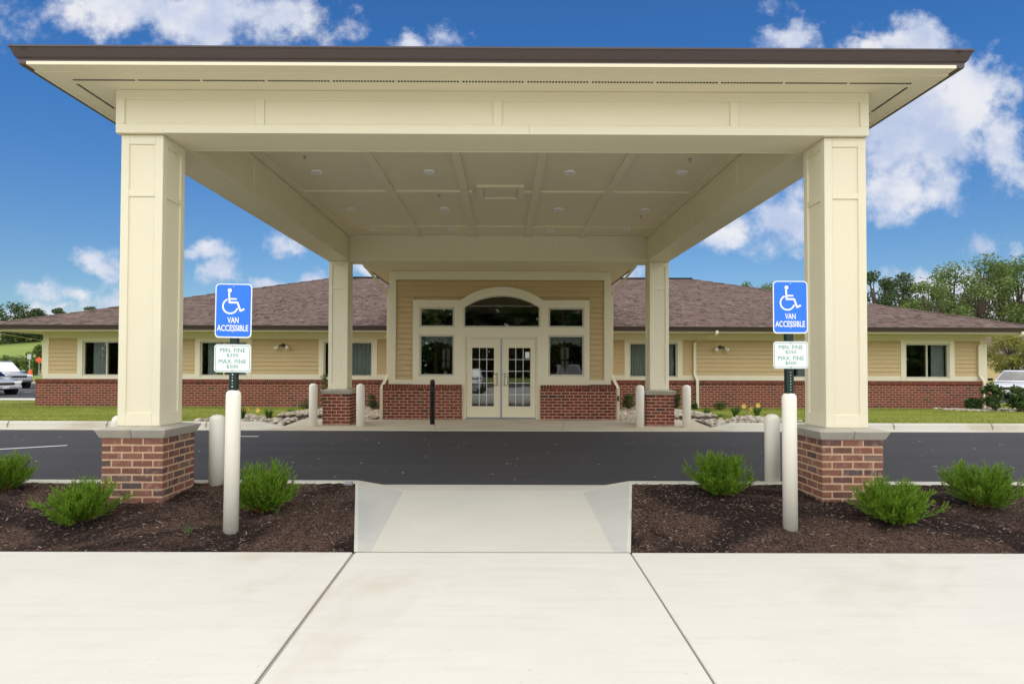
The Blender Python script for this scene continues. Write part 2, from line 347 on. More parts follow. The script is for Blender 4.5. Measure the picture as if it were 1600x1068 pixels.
def grid(name, mat, x0, x1, nx, y0, y1, ny, h, skip=None, smooth=True):
    bm = bmesh.new(); V = [[bm.verts.new((x0+(x1-x0)*i/nx, y0+(y1-y0)*j/ny, 0)) for i in range(nx+1)] for j in range(ny+1)]
    for rw in V:
        for q in rw: q.co.z = h(q.co.x, q.co.y)
    for j in range(ny):
        for i in range(nx):
            cx = (V[j][i].co+V[j+1][i+1].co)/2
            if skip and skip(cx.x, cx.y): continue
            bm.faces.new((V[j][i], V[j][i+1], V[j+1][i+1], V[j+1][i]))
    return mesh_obj(name, bm, mat, smooth=smooth)
def lerp(a, b_, t_): return a+(b_-a)*max(0, min(1, t_))
def ss(a, b_, x): t_ = max(0, min(1, (x-a)/(b_-a))); return t_*t_*(3-2*t_)

# ------------------------------------------------------------------ ground, roads, pavements
def hill(x, y):
    d = ss(85, 260, y)*(1-ss(20, 90, x))*16 + ss(120, 420, y)*4
    return -.16 + d + (noise.noise(Vector((x*.012, y*.012, 3)))*1.2*ss(80, 160, y))
struct(grid('ground', 'field', -700, 700, 100, -300, 1100, 100, hill))
walkz = lambda y: .08-.022*(4.62-y) if y > -1.2 else .08-.022*5.82
LX, RX = atZ(553, 862, .08).x, atZ(985, 862, .08).x
# pavement slabs with open joints
def walk_slab(x0, x1, y0, y1, name='pavement_slab', par=None):
    bm = bmesh.new(); g = .006; g0 = .011 if x0 == LX else g; g1 = .011 if x1 == LX else g
    box(bm, x0+g0, x1-g1, y0, y1, -.10, 0)
    for q in bm.verts: q.co.z += walkz(q.co.y)
    return mesh_obj(name, bm, 'walk', par, bevel=.005)
pave = struct(sheet('pavement', 'joint', [(-14, -1.2, walkz(-1.2)-.03), (14, -1.2, walkz(-1.2)-.03), (14, 4.60, walkz(4.6)-.03), (-14, 4.60, walkz(4.6)-.03)]))
for x0, x1 in ((-14, -7.4), (-7.4, LX), (LX, RX), (RX, 7.4), (7.4, 14)): walk_slab(x0, x1, -1.2, 4.615, par=pave)
sheet('joint_filler', 'kjoint', [(LX-.003, -1.19, walkz(-1.19)-.007), (LX+.011, -1.19, walkz(-1.19)-.007), (LX+.011, 4.61, walkz(4.61)-.007), (LX-.003, 4.61, walkz(4.61)-.007)], pave)
struct(sheet('parking_lot', 'walk', [(-40, -16, -.09), (40, -16, -.09), (40, -1.21, -.075), (-40, -1.21, -.075)])); struct(sheet('parking_lot', 'asphalt', [(-40, -26, -.1), (40, -26, -.1), (40, -16.01, -.09), (-40, -16.01, -.09)]))  # near strip, out of view, paved pale to bounce fill light under the canopy
# drive
drive = lambda y: lerp(.10, .195, (y-7.1)/5)
struct(grid('road', 'asphalt', -60, 60, 60, 7.08, 12.14, 6, lambda x, y: drive(y)-.05*ss(16, 40, abs(x)), smooth=False))
# near kerb with the dropped length at the ramp
KX0, KX1 = atZ(558, 751, .21).x, atZ(983, 750, .21).x            # tops of the flares
DX0, DX1 = atZ(630, 767, .11).x, atZ(910, 767, .11).x            # bottom of the ramp
def kerb(name, xs, ztop, y0, y1, zroad, gut):
    """kerb whose top follows (x, z) points, with a gutter pan towards gut"""
    bm = bmesh.new(); prev = None
    for x, zt in zip(xs, ztop):
        r_ = min(.03, max(.004, (zt-zroad)*.3)); s = 1 if gut > y1 else -1; a, b_ = (y0, y1) if s > 0 else (y1, y0)
        prof = [(a, -.15), (a, zt-.012), (a+s*.012, zt), (b_-s*r_, zt), (b_, zt-r_), (b_+s*.03, zroad+.012), (gut, zroad+.006), (gut, -.15)]
        cur = [bm.verts.new((x, yy_, zz)) for yy_, zz in prof]
        if prev:
            for k in range(len(cur)-1): bm.faces.new((prev[k], prev[k+1], cur[k+1], cur[k]))
        prev = cur
    bmesh.ops.recalc_face_normals(bm, faces=bm.faces[:]); return struct(mesh_obj(name, bm, 'kerb'))
kerb('kerb', [-60, -9, -6, KX0, DX0, DX1, KX1, 6, 9, 60], [.16, .21, .21, .21, .113, .113, .21, .21, .21, .16], 6.69, 6.84, .10, 7.10)
# kerb ramp: sloped concrete with flared sides up to kerb height
bm = bmesh.new(); z0 = walkz(4.62)+.001
N_ = 8; rows = []
for j in range(N_+1):
    f = j/N_; y = lerp(4.6165, 6.688, f); zb = lerp(z0, .112, f); ze = lerp(z0, .208, f)
    rows.append([bm.verts.new(p_) for p_ in ((lerp(LX, KX0, f), y, ze-.14), (lerp(LX, KX0, f), y, ze), (lerp(LX, KX0, f)+.03, y, ze+.001), (lerp(LX+.13, DX0, f), y, zb), (lerp(RX-.13, DX1, f), y, zb), (lerp(RX, KX1, f)-.03, y, ze+.001), (lerp(RX, KX1, f), y, ze), (lerp(RX, KX1, f), y, ze-.14))])
for a_, b_ in zip(rows, rows[1:]):
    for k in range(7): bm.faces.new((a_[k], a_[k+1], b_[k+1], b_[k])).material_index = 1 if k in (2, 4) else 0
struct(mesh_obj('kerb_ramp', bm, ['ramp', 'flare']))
# mulch beds
def mulz(x, y):
    f = (y-4.62)/(6.69-4.62)
    b_ = lerp(.055, .195, f) + .022*math.sin(math.pi*max(0, min(1, f)))
    return b_ + .03*noise.noise(Vector((x*1.3, y*1.3, 0))) *ss(0, .15, f)*ss(0, .1, 1-f) + .016*noise.noise(Vector((x*9, y*9, 4))) + .008*noise.noise(Vector((x*28, y*28, 9)))
def edgeL(y): return lerp(LX, KX0, (y-4.62)/2.07)
def edgeR(y): return lerp(RX, KX1, (y-4.62)/2.07)
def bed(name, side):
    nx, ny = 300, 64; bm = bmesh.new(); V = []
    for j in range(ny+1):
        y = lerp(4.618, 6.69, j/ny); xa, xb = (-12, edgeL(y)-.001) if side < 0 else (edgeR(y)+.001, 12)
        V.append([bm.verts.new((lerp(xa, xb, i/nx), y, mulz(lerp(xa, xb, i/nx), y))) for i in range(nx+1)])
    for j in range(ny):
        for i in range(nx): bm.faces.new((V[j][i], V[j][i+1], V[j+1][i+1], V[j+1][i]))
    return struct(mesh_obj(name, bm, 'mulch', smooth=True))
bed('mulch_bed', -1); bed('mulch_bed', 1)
bm = bmesh.new()
for side in (-1, 1):                                             # loose chips and splinters
    for k in range(15000):
        y = 4.64+2.03*rnd.random(); x = (edgeL(y)-.03-rnd.random()**1.2*8.2) if side < 0 else (edgeR(y)+.03+rnd.random()**1.2*8.2)
        L = rnd.uniform(.012, .044)*(2 if rnd.random() < .04 else 1); wd = rnd.uniform(.002, .007); a = rnd.random()*6.283
        c_, s_ = math.cos(a), math.sin(a); z = mulz(x, y)+rnd.uniform(.001, .014); tz = rnd.uniform(-.25, .25)*L; h_ = rnd.uniform(.002, .005)
        P_ = [(x-c_*L/2-s_*wd/2, y-s_*L/2+c_*wd/2, z-tz), (x-c_*L/2+s_*wd/2, y-s_*L/2-c_*wd/2, z-tz), (x+c_*L/2+s_*wd/2, y+s_*L/2-c_*wd/2, z+tz), (x+c_*L/2-s_*wd/2, y+s_*L/2+c_*wd/2, z+tz), (x, y, z+h_)]
        V = [bm.verts.new(q) for q in P_]
        for f in ((0, 1, 4), (1, 2, 4), (2, 3, 4), (3, 0, 4)): bm.faces.new([V[i] for i in f])
stuff(tag(mesh_obj('mulch_chips', bm, 'chip'), 'loose brown wood chips scattered over both mulch beds', 'wood chips'))
# entrance slab
sz = .215
A = [atZ(441, 666, sz), atZ(478, 652.5, sz), atZ(600, 653.5, sz), atZ(966, 656, sz), atZ(1082, 656, sz), atZ(1118, 670, sz)]
yf = 12.12
outl = [(A[0].x-.15, yf), (A[0].x, A[0].y), (A[1].x, A[1].y), (-2.9, 14.45), (-2.9, 14.75), (2.95, 14.75), (2.95, 14.45), (A[4].x, A[4].y), (A[5].x, A[5].y), (A[5].x+.15, yf)]
bm = bmesh.new(); top = [bm.verts.new((x, y, sz)) for x, y in outl]; bot = [bm.verts.new((x, y, 0)) for x, y in outl]
bm.faces.new(top[::-1] if False else top)
for i in range(len(top)): bm.faces.new((top[i], bot[i], bot[(i+1) % len(top)], top[(i+1) % len(top)]))
bmesh.ops.recalc_face_normals(bm, faces=bm.faces[:]); slab = struct(mesh_obj('entrance_slab', bm, 'slab', bevel=.006))
for xa, xb in (((-1.25), (-1.55)), ((1.30), (1.62))):
    sheet('slab_joint', 'joint', [(xa-.004, 12.13, sz+.002), (xa+.004, 12.13, sz+.002), (xb+.004, 14.5, sz+.002), (xb-.004, 14.5, sz+.002)], slab)
# far kerbs
KL0, KL1 = atZ(414, 657, .33).x, atZ(444, 668, .2).x; KR0, KR1 = atZ(1141, 660, .33).x, atZ(1115, 670, .2).x
kerb('kerb', [-60, -30, KL0, KL1+.1], [.20, .33, .33, .212], 12.50, 12.66, .195, 12.13)
kerb('kerb', [KR1-.1, KR0, 30, 60], [.212, .33, .33, .20], 12.50, 12.66, .195, 12.13)
bm = bmesh.new()
for i in range(14):
    for sgn, x0 in ((-1, KL0-1.1), (1, KR0+1.3)):
        x = x0+sgn*2.05*i; box(bm, x-.005, x+.005, 12.14, 12.668, .19, .20); box(bm, x-.005, x+.005, 12.462, 12.503, .19, .30); box(bm, x-.005, x+.005, 12.497, 12.665, .30, .332)
struct(mesh_obj('kerb_joint', bm, 'kjoint'))
# lawn
def g(x, y):
    ax = abs(x); base = lerp(.325, .245, (y-12.66)/5.8)
    z = lerp(.12, base, ss(4.6, 6.2, ax) if y < 14.6 else ss(2.6, 4.4, ax))
    z = z*(1-ss(21, 27, y)) + (-.12)*ss(21, 27, y)
    z += .012*noise.noise(Vector((x*.9, y*.9, 1)))
    return lerp(z, -.1, (ax-22)/14 * (1 if y > 0 else 0))
struct(grid('lawn', 'lawn', -42, 42, 168, 12.64, 32, 60, g, skip=lambda x, y: abs(x) < 4.3 and y < 14.3))
bm = bmesh.new()
for k in range(52000):
    x = rnd.choice((-1, 1))*rnd.uniform(5.3, 18.5); y = 12.69+rnd.random()**1.4*7
    if -14.2 < x < 15.1 and y > 18.42: continue
    if abs(x) < 7.4 and y > 12.9 + (abs(x)-5.3)*2.2: continue
    z = g(x, y)-.005; hh = rnd.uniform(.02, .05); a = rnd.random()*6.28; wd = .006
    c_, s_ = math.cos(a)*wd, math.sin(a)*wd
    bm.faces.new([bm.verts.new(q) for q in ((x-c_, y-s_, z), (x+c_, y+s_, z), (x+rnd.uniform(-.02, .02), y+rnd.uniform(-.02, .02), z+hh))])
stuff(tag(mesh_obj('grass', bm, 'blade'), 'short mown green grass of the lawn before the building', 'grass'))
# left car park, its path and far lawn strip; right car park
struct(sheet('car_park', 'asphalt', [(-75, 24.6, -.045), (-14.8, 28, -.045), (-14.8, 50, -.045), (-75, 50, -.045)]))
struct(sheet('path', 'walk', [(-60, 22.3, .03), (-13.5, 25.6, .03), (-13.5, 27.2, .03), (-60, 24.0, .03)]))
struct(sheet('car_park', 'asphalt', [(17.5, 24, -.05), (75, 24, -.05), (75, 46, -.05), (17.5, 46, -.05)]))
bm = bmesh.new(); box(bm, -75, -14.8, 50, 50.2, -.2, .09); struct(mesh_obj('kerb', bm, 'kerb'))
road_marks = []
def mark(px, py, L, wd, ang, z):
    c_ = atZ(px, py, z); d = Vector((math.cos(ang), math.sin(ang), 0)); n_ = Vector((-d.y, d.x, 0))
    z2 = drive(c_.y)+.005; pts = [c_+d*L/2*i+n_*wd/2*j for i, j in ((-1, -1), (1, -1), (1, 1), (-1, 1))]
    return struct(sheet('road_marking', 'white', [(q.x, q.y, drive(q.y)-.05*ss(16, 40, abs(q.x))+.004) for q in pts]))
mark(28, 703, 1.3, .07, .50, .12); mark(383, 684, .5, .06, 0, .15)
for k in range(5): struct(sheet('road_marking', 'white', [(-27.0-3*k, 34+.1, -.04), (-26.9-3*k, 34, -.04), (-24.6-3*k, 39, -.04), (-24.7-3*k, 39.1, -.04)]))

# ------------------------------------------------------------------ shared pieces
def rough_box(sx, sy, sz_, seed, bev=.004, jit=.0015):
    r_ = random.Random(seed); bm = bmesh.new(); box(bm, -sx/2, sx/2, -sy/2, sy/2, -sz_/2, sz_/2)
    bmesh.ops.bevel(bm, geom=bm.edges[:], offset=bev, segments=1, affect='EDGES', profile=.5)
    for q in bm.verts: q.co += Vector([r_.uniform(-jit, jit) for _ in range(3)])
    return bm
def mk_mesh(name, bm, mat):
    me = bpy.data.meshes.new(name); bm.to_mesh(me); bm.free(); me.materials.append(M[mat]); return me
BW, BD, BH, CP = .187, .092, .0555, .0722
BR = {k: [mk_mesh('brick', rough_box(BW, BD, BH, i+j*9), k) for i in range(5)] for j, k in enumerate(('brick', 'brickold'))}
ROWLOCK = [mk_mesh('brick', rough_box(.0585, .15, .09, 90+i), 'brick') for i in range(4)]
def brick(par, kind, x, y, z, rz=0, ln=None):
    return link('brick', rnd.choice(BR[kind]), par, (x, y, z), rz+rnd.uniform(-.006, .006), ((ln/BW) if ln else 1, 1, 1))
def brick_wall(name, par, x0, x1, yface, zbot, ztop, limit=10**9, rowlock=True):
    """mortar core and running-bond bricks; the nearest `limit` bricks are parts of their own, the others one joined part"""
    core = bxo(name, 'mortar', par, x0+.003, x1-.003, yface+.0035, yface+.105, zbot, ztop-(.045 if rowlock else 0), 0)
    if rowlock: bxo('mortar_bed', 'mortar', core, x0+.004, x1-.004, yface-.034, yface+.1, ztop-.086, ztop-.006, 0)
    items = []
    zt = ztop-.094 if rowlock else ztop; k = 0
    while zt-CP*(k+.6) > zbot-.04:
        zc = zt-CP*(k+.5); x = x0 - (BW/2+.008 if k % 2 else 0)
        while x < x1-.02:
            a, b_ = max(x, x0), min(x+BW, x1)
            if b_-a > .03: items.append((abs((a+b_)/2), 'b', (a+b_)/2, zc, b_-a))
            x += BW+.016
        k += 1
    if rowlock:
        n = int((x1-x0)/.0685)
        for i in range(n): items.append((abs(x0+(i+.5)*(x1-x0)/n), 'r', x0+(i+.5)*(x1-x0)/n, ztop-.046, 0))
    items.sort(); bm = bmesh.new()
    for i, (_, kd, x, z, ln) in enumerate(items):
        yj = yface+BD/2+rnd.uniform(-.0015, .0015)
        if i < limit:
            if kd == 'b': brick(core, 'brick', x, yj, z, 0, ln)
            else: link('brick', rnd.choice(ROWLOCK), core, (x, yface+.035, z))
        else:
            if kd == 'b': box(bm, x-ln/2, x+ln/2, yj-BD/2, yj+BD/2, z-BH/2, z+BH/2)
            else: box(bm, x-.029, x+.029, yface-.04, yface+.11, z-.045, z+.045)
    if len(bm.verts): stuff(mesh_obj('brickwork', bm, 'brick', core))
    else: bm.free()
    return core
def ring_profile(name, mat, par, x0, x1, y0, y1, prof, closed=True):
    """profile (out, z) run round a rectangle with mitred corners"""
    bm = bmesh.new(); L = []
    for o_, z in prof: L.append([bm.verts.new(p_) for p_ in ((x0-o_, y0-o_, z), (x1+o_, y0-o_, z), (x1+o_, y1+o_, z), (x0-o_, y1+o_, z))])
    n = len(L)
    for i in range(n if closed else n-1):
        for k in range(4): bm.faces.new((L[i][k], L[i][(k+1) % 4], L[(i+1) % n][(k+1) % 4], L[(i+1) % n][k]))
    bmesh.ops.recalc_face_normals(bm, faces=bm.faces[:]); return mesh_obj(name, bm, mat, par)
def gutter(par, x0, x1, y0, y1, z, s=1., sz_=None):
    pr = [(0, 0), (.078, 0), (.084, .006), (.086, .034), (.094, .042), (.104, .047), (.116, .075), (.132, .104), (.142, .110), (.142, .121), (.132, .123), (.128, .112), (.0, .06)]
    return ring_profile('gutter', 'brown', par, x0, x1, y0, y1, [(a*s, z+b_*(sz_ or s)) for a, b_ in pr])
def hip_roof(name, par, x0, x1, y0, y1, z, pitch, ex=.138):
    bm = bmesh.new(); uvl = bm.loops.layers.uv.new('UVMap')
    D_ = min(x1-x0, y1-y0)/2; n = int(D_/ex); slopes = (('f', x0, x1), ('b', x0, x1), ('l', y0, y1), ('r', y0, y1))
    for si, (sd_, a, b_) in enumerate(slopes):
        for k in range(n+1):
            d0, d1 = k*ex, min((k+1)*ex, D_)
            if d1-d0 < 1e-4: continue
            def pt(t_, d, up):
                zz = z+d*pitch+up
                return {'f': (t_, y0+d, zz), 'b': (t_, y1-d, zz), 'l': (x0+d, t_, zz), 'r': (x1-d, t_, zz)}[sd_]
            Q = [(a+d0, d0, .016), (b_-d0, d0, .016), (b_-d1, d1, .003), (a+d1, d1, .003)]
            Lw = [(a+d0, d0, 0.), (b_-d0, d0, 0.)]
            vsq = [bm.verts.new(pt(*q)) for q in Q]; vsl = [bm.verts.new(pt(*q)) for q in Lw]
            for f, us in ((vsq, [(q[0], k+(.1, .1, .9, .9)[i]) for i, q in enumerate(Q)]), ([vsl[0], vsl[1], vsq[1], vsq[0]], [(Lw[0][0], k+.05), (Lw[1][0], k+.05), (Q[1][0], k+.1), (Q[0][0], k+.1)])):
                try: fc = bm.faces.new(f)
                except ValueError: continue
                for lp, uvv in zip(fc.loops, us): lp[uvl].uv = (uvv[0]+si*100, uvv[1]+si*200)
    bmesh.ops.recalc_face_normals(bm, faces=bm.faces[:])
    ro = mesh_obj(name, bm, 'shingle', par)
    hips = []
    zr = z+D_*pitch
    if x1-x0 >= y1-y0: r0, r1 = (x0+D_, (y0+y1)/2, zr), (x1-D_, (y0+y1)/2, zr); cs = (((x0, y0), r0), ((x0, y1), r0), ((x1, y0), r1), ((x1, y1), r1))
    else: r0, r1 = ((x0+x1)/2, y0+D_, zr), ((x0+x1)/2, y1-D_, zr); cs = (((x0, y0), r0), ((x1, y0), r0), ((x0, y1), r1), ((x1, y1), r1))
    for (cx, cy), r_ in cs:
        bm = bmesh.new(); a = Vector((cx, cy, z+.015)); b_ = Vector(r_)+Vector((0, 0, .015)); m_ = 22
        for i in range(m_):
            p0, p1 = a.lerp(b_, i/m_), a.lerp(b_, (i+.97)/m_); sdv = (p1-p0).cross(Vector((0, 0, 1))).normalized()*.11; dn = Vector((0, 0, -.028))
            quad(bm, p0+Vector((0, 0, .018)), p0+sdv+dn+Vector((0, 0, .018)), p1+sdv+dn, p1); quad(bm, p0+Vector((0, 0, .018)), p1, p1-sdv+dn, p0-sdv+dn+Vector((0, 0, .018)))
        uvl = bm.loops.layers.uv.new('UVMap')
        for i, f in enumerate(bm.faces):
            for lp in f.loops: lp[uvl].uv = (i*.31, i//2+.5)
        mesh_obj('hip_cap', bm, 'shingle', ro)
    if (Vector(r0)-Vector(r1)).length > .3:
        v0, v1 = Vector(r0), Vector(r1); bm = bmesh.new()
        if x1-x0 >= y1-y0: box(bm, v0.x-.1, v1.x+.1, v0.y-.14, v0.y+.14, zr-.02, zr+.035)
        mesh_obj('ridge_cap', bm, 'dark', ro)
    return ro

# ------------------------------------------------------------------ entrance canopy
canopy = thing('entrance_canopy', 'cream drive-through entrance canopy on four panelled columns with brick bases', 'canopy', (0, 6.2, .14))
BX, BY0, BY1, BZ0, BZ1 = 3.755, 5.94, 13.64, 3.81, 4.24
IX, IY0, IY1, CZ = 3.275, 6.45, 13.16, 4.37
def beam(nm, x0, x1, y0, y1):
    return bxo(nm, 'cream', canopy, x0, x1, y0, y1, BZ0+.004, CZ+.04, .002)
fb = beam('front_beam', -BX+.015, BX-.015, BY0+.015, IY0-.012)
rb = beam('rear_beam', -BX+.015, BX-.015, IY1+.012, BY1-.015)
lb = beam('side_beam', -BX+.015, -IX-.012, IY0-.012, IY1+.012); rbm = beam('side_beam', IX+.012, BX-.015, IY0-.012, IY1+.012)
def trimrow(par, axis, face, out, a, b_, zs, battens, bw=.085):
    """boards proud of a beam face. axis 'x': face is a Y value, runs along X; axis 'y': face is an X value, runs along Y"""
    lo, hi = sorted((face, face+out))
    def bd(u0, u1, z0, z1):
        if axis == 'x': bxo('trim_board', 'cream_trim', par, u0, u1, lo, hi, z0, z1, .002)
        else: bxo('trim_board', 'cream_trim', par, lo, hi, u0, u1, z0, z1, .002)
    sm_ = lerp(a, b_, .548); bd(a, sm_-.001, zs[0], zs[1]); bd(sm_+.001, b_, zs[0], zs[1]); bd(a, b_, zs[2], zs[3])
    for u_ in battens: bd(u_-bw/2, u_+bw/2, zs[1]+.0005, zs[2]-.0005)
ZS = (BZ0, BZ0+.088, BZ1-.095, BZ1-.001)
fbx = [atY(px, 180, 5.94).x for px in (406, 777.5, 1148)]
trimrow(fb, 'x', BY0+.015, -.016, -BX, BX, ZS, [-BX+.043, *fbx, BX-.043])
trimrow(rb, 'x', BY1-.015, .016, -BX, BX, ZS, [-BX+.043, *fbx, BX-.043])
for bmm, s in ((lb, -1), (rbm, 1)):
    trimrow(bmm, 'y', s*(BX-.015), s*.016, BY0-.0, BY1+.0, ZS, [BY0+.06, 7.85, 9.79, 11.72, BY1-.06])
    trimrow(bmm, 'y', s*(IX+.012), -s*.013, IY0+.0, IY1-.0, (BZ0, BZ0+.085, CZ-.10, CZ-.001), [8.15, 10.0, 11.6])
rx_ = [atY(px, 388, 13.16).x for px in (697, 868)]
trimrow(rb, 'x', IY1+.012, -.013, -IX+.014, IX-.014, (BZ0, BZ0+.085, CZ-.10, CZ-.001), [-IX+.06, *rx_, IX-.06])
trimrow(fb, 'x', IY0-.012, .013, -IX+.014, IX-.014, (BZ0, BZ0+.085, CZ-.10, CZ-.001), [-IX+.06, *rx_, IX-.06])
# ceiling: panels between battens
xs = [-IX, *[atZ(px, 299, CZ).x for px in (612, 725.5, 837, 951)], IX]; yl = atZ(785, 299, CZ).y; ysl = [IY0, yl-2.44, yl, yl+2.44, IY1]
ceil = bxo('ceiling', 'cream', canopy, -IX, IX, IY0, IY1, CZ+.012, CZ+.04, 0)
for i in range(5):
    for j in range(4): bxo('ceiling_panel', 'cream', ceil, xs[i]+.002, xs[i+1]-.002, ysl[j]+.002, ysl[j+1]-.002, CZ, CZ+.011, .001)
for x in xs[1:-1]: bxo('ceiling_batten', 'cream_trim', ceil, x-.06, x+.06, IY0+.02, IY1-.02, CZ-.034, CZ-.0005, .002)
for s in (-1, 1): bxo('ceiling_batten', 'cream_trim', ceil, s*(IX-.075)-.06, s*(IX-.075)+.06, IY0+.02, IY1-.02, CZ-.034, CZ-.0005, .002)
for y in ysl[1:-1]:
    for i in range(5):
        a = xs[i]+(.061 if i else .136); b_ = xs[i+1]-(.061 if i < 4 else .136)
        if y == yl and i == 2:
            bxo('ceiling_batten', 'cream_trim', ceil, a, -.40, y-.06, y+.06, CZ-.033, CZ-.0005, .002); bxo('ceiling_batten', 'cream_trim', ceil, .36, b_, y-.06, y+.06, CZ-.033, CZ-.0005, .002)
        else: bxo('ceiling_batten', 'cream_trim', ceil, a, b_, y-.06, y+.06, CZ-.033, CZ-.0005, .002)
hc = atZ(782, 300, CZ); hat = bxo('access_hatch', 'cream', canopy, hc.x-.27, hc.x+.27, yl-.27, yl+.27, CZ-.022, CZ-.001, .002)
bm = bmesh.new()
for x0, x1, y0, y1 in ((-.375, .375, -.375, -.275), (-.375, .375, .275, .375), (-.375, -.275, -.274, .274), (.275, .375, -.274, .274)): box(bm, hc.x+x0, hc.x+x1, yl+y0, yl+y1, CZ-.045, CZ-.001)
mesh_obj('hatch_frame', bm, 'cream_trim', hat, bevel=.003)
def disc_light(x, y):
    bm = bmesh.new(); lathe(bm, [(.092, 0), (.092, -.018), (.086, -.030), (.070, -.033), (.062, -.02)], 20)
    o = mesh_obj('recessed_light', bm, 'white', canopy, (x, y, CZ-.001), smooth=True)
    bm = bmesh.new(); lathe(bm, [(.06, 0), (.058, -.003), (.001, -.005)], 16); mesh_obj('lens', bm, 'lamp', o, (x, y, CZ-.021))
for row in (((495, 267), (671, 267), (890, 268), (1066, 268)), ((550, 325), (694, 325), (873, 325.5), (1009, 326)), ((583, 357), (707, 357), (861, 358), (979, 358))):
    for q in row: p_ = atZ(*q, CZ); disc_light(p_.x, p_.y)
for q in ((476, 244), (1078, 248), (686, 304), (1001, 337)):
    p_ = atZ(*q, CZ); bm = bmesh.new(); lathe(bm, [(.03, 0), (.028, -.006), (.01, -.01), (.008, -.035), (.02, -.037), (.02, -.041), (.002, -.042)], 12)
    mesh_obj('sprinkler_head', bm, 'bolt', canopy, (p_.x, p_.y, CZ-.001))
# soffit, fascia, vents, gutter, roof
EX, EY0, EY1 = 4.255, 5.59, 14.0
sof = ring_profile('soffit', 'cream', canopy, -BX-.0, BX+.0, BY0, BY1, [(.001, BZ1+.0), (EX-BX, BZ1), (EX-BX, BZ1+.03), (.001, BZ1+.03)])
ring_profile('fascia', 'cream_trim', canopy, -EX, EX, EY0, EY1, [(-.02, BZ1-.005), (.022, BZ1-.005), (.022, BZ1+.10), (-.02, BZ1+.10)])
gutter(canopy, -EX-.022, EX+.022, EY0-.022, EY1+.022, BZ1+.022, 1.0, 1.26)
bm = bmesh.new()
for i in range(20): box(bm, -.275+i*.0283, -.275+i*.0283+.016, -.012, .012, -.003, .001)
vent = mk_mesh('soffit_vent', bm, 'dark'); ev = (EX+BX)/2+.05
nv = 13; pitch_ = (2*ev)/nv
for k in range(nv): link('soffit_vent', vent, sof, (-ev+pitch_*(k+.5), (EY0+BY0)/2-.03, BZ1-.001), 0, (pitch_/.59, 1, 1))
for s in (-1, 1):
    for k in range(13): link('soffit_vent', vent, sof, (s*ev, (EY0+BY0)/2+.03+.6*(k+.5), BZ1-.001), R(90))
hip_roof('roof', canopy, -EX-.10, EX+.10, EY0-.10, EY1+.10, BZ1+.135, .333)
# columns and piers
CH = .21
def column(cx, cy, zb):
    co = bxo('column', 'cream', canopy, cx-CH+.014, cx+CH-.014, cy-CH+.014, cy+CH-.014, zb, BZ0, 0)
    for sx in (-1, 1):
        for sy in (-1, 1):
            x0, x1 = sorted((cx+sx*CH, cx+sx*(CH-.08))); y0, y1 = sorted((cy+sy*CH, cy+sy*(CH-.08)))
            bxo('corner_board', 'cream_trim', co, x0, x1, y0, y1, zb+.001, BZ0-.001, .004)
    for z0, z1 in ((zb+.001, zb+.125), (3.19, 3.25), (BZ0-.095, BZ0-.001)):
        bm = bmesh.new(); e = CH-.001; i_ = CH-.0805
        box(bm, cx-i_, cx+i_, cy-e, cy-e+.03, z0, z1); box(bm, cx-i_, cx+i_, cy+e-.03, cy+e, z0, z1)
        box(bm, cx-e, cx-e+.03, cy-i_, cy+i_, z0, z1); box(bm, cx+e-.03, cx+e, cy-i_, cy+i_, z0, z1)
        mesh_obj('rail', bm, 'cream_trim', co, bevel=.002)
def pier(cx, cy, zbot, zcap, kind, mort, h=.3025):
    core = bxo('pier', mort, canopy, cx-h+.0035, cx+h-.0035, cy-h+.0035, cy+h-.0035, zbot, zcap+.004, .006)
    k = 0; zt = zcap-.003
    while zt-CP*k > zbot+.03:
        zc = zt-CP*k-BH/2-.003
        for f in range(4):
            full = (f+k) % 2 == 0; n = 3 if full else 2; span = 2*h if full else 2*h-2*BD; gp_ = .0155; ln = (span-(n-1)*gp_)/n if full else (span-(n+1)*gp_)/n
            for i in range(n):
                u_ = -span/2+(0 if full else gp_)+ln/2+i*(ln+gp_); d = h-BD/2
                x, y, rz = ((u_, -d, 0), (d, u_, R(90)), (u_, d, 0), (-d, u_, R(90)))[f]
                brick(core, kind, cx+x, cy+y, zc, rz, ln)
        k += 1
    # four mitred cap stones, two to a side, undercut edge and a sloping top
    bm = bmesh.new(); ho, hb = h+.045, h+.012; zt_, ze = zcap+.107, zcap+.083
    for sx in (-1, 1):
        for sy in (-1, 1):
            bm = bmesh.new(); gp = .0035
            P3 = lambda r_, z: [(cx+sx*gp, cy+sy*gp, z), (cx+sx*r_, cy+sy*gp, z), (cx+sx*r_, cy+sy*r_, z), (cx+sx*gp, cy+sy*r_, z)]
            L = [[bm.verts.new(p_) for p_ in P3(r_, z)] for r_, z in ((hb, zcap+.001), (ho, ze-.006), (ho, ze), (CH+.005, zt_))]
            for a_, b_ in zip(L, L[1:]):
                for i in range(4): bm.faces.new((a_[i], a_[(i+1) % 4], b_[(i+1) % 4], b_[i]))
            bm.faces.new(L[0]); bm.faces.new(L[-1]); bmesh.ops.recalc_face_normals(bm, faces=bm.faces[:])
            mesh_obj('cap_stone', bm, 'stone', core, bevel=.002)
    bxo('cap_mortar', 'mortartan', core, cx-hb+.01, cx+hb-.01, cy-hb+.01, cy+hb-.01, zcap+.006, zcap+.07, 0)
for sx in (-1, 1):
    pier(sx*3.53+.012, 6.2, .02, .79, 'brickold', 'mortartan'); column(sx*3.53+.012, 6.2, .897)
    pier(sx*3.53+.02, 13.39, .19, .888, 'brick', 'mortar'); column(sx*3.53+.02, 13.39, .995)

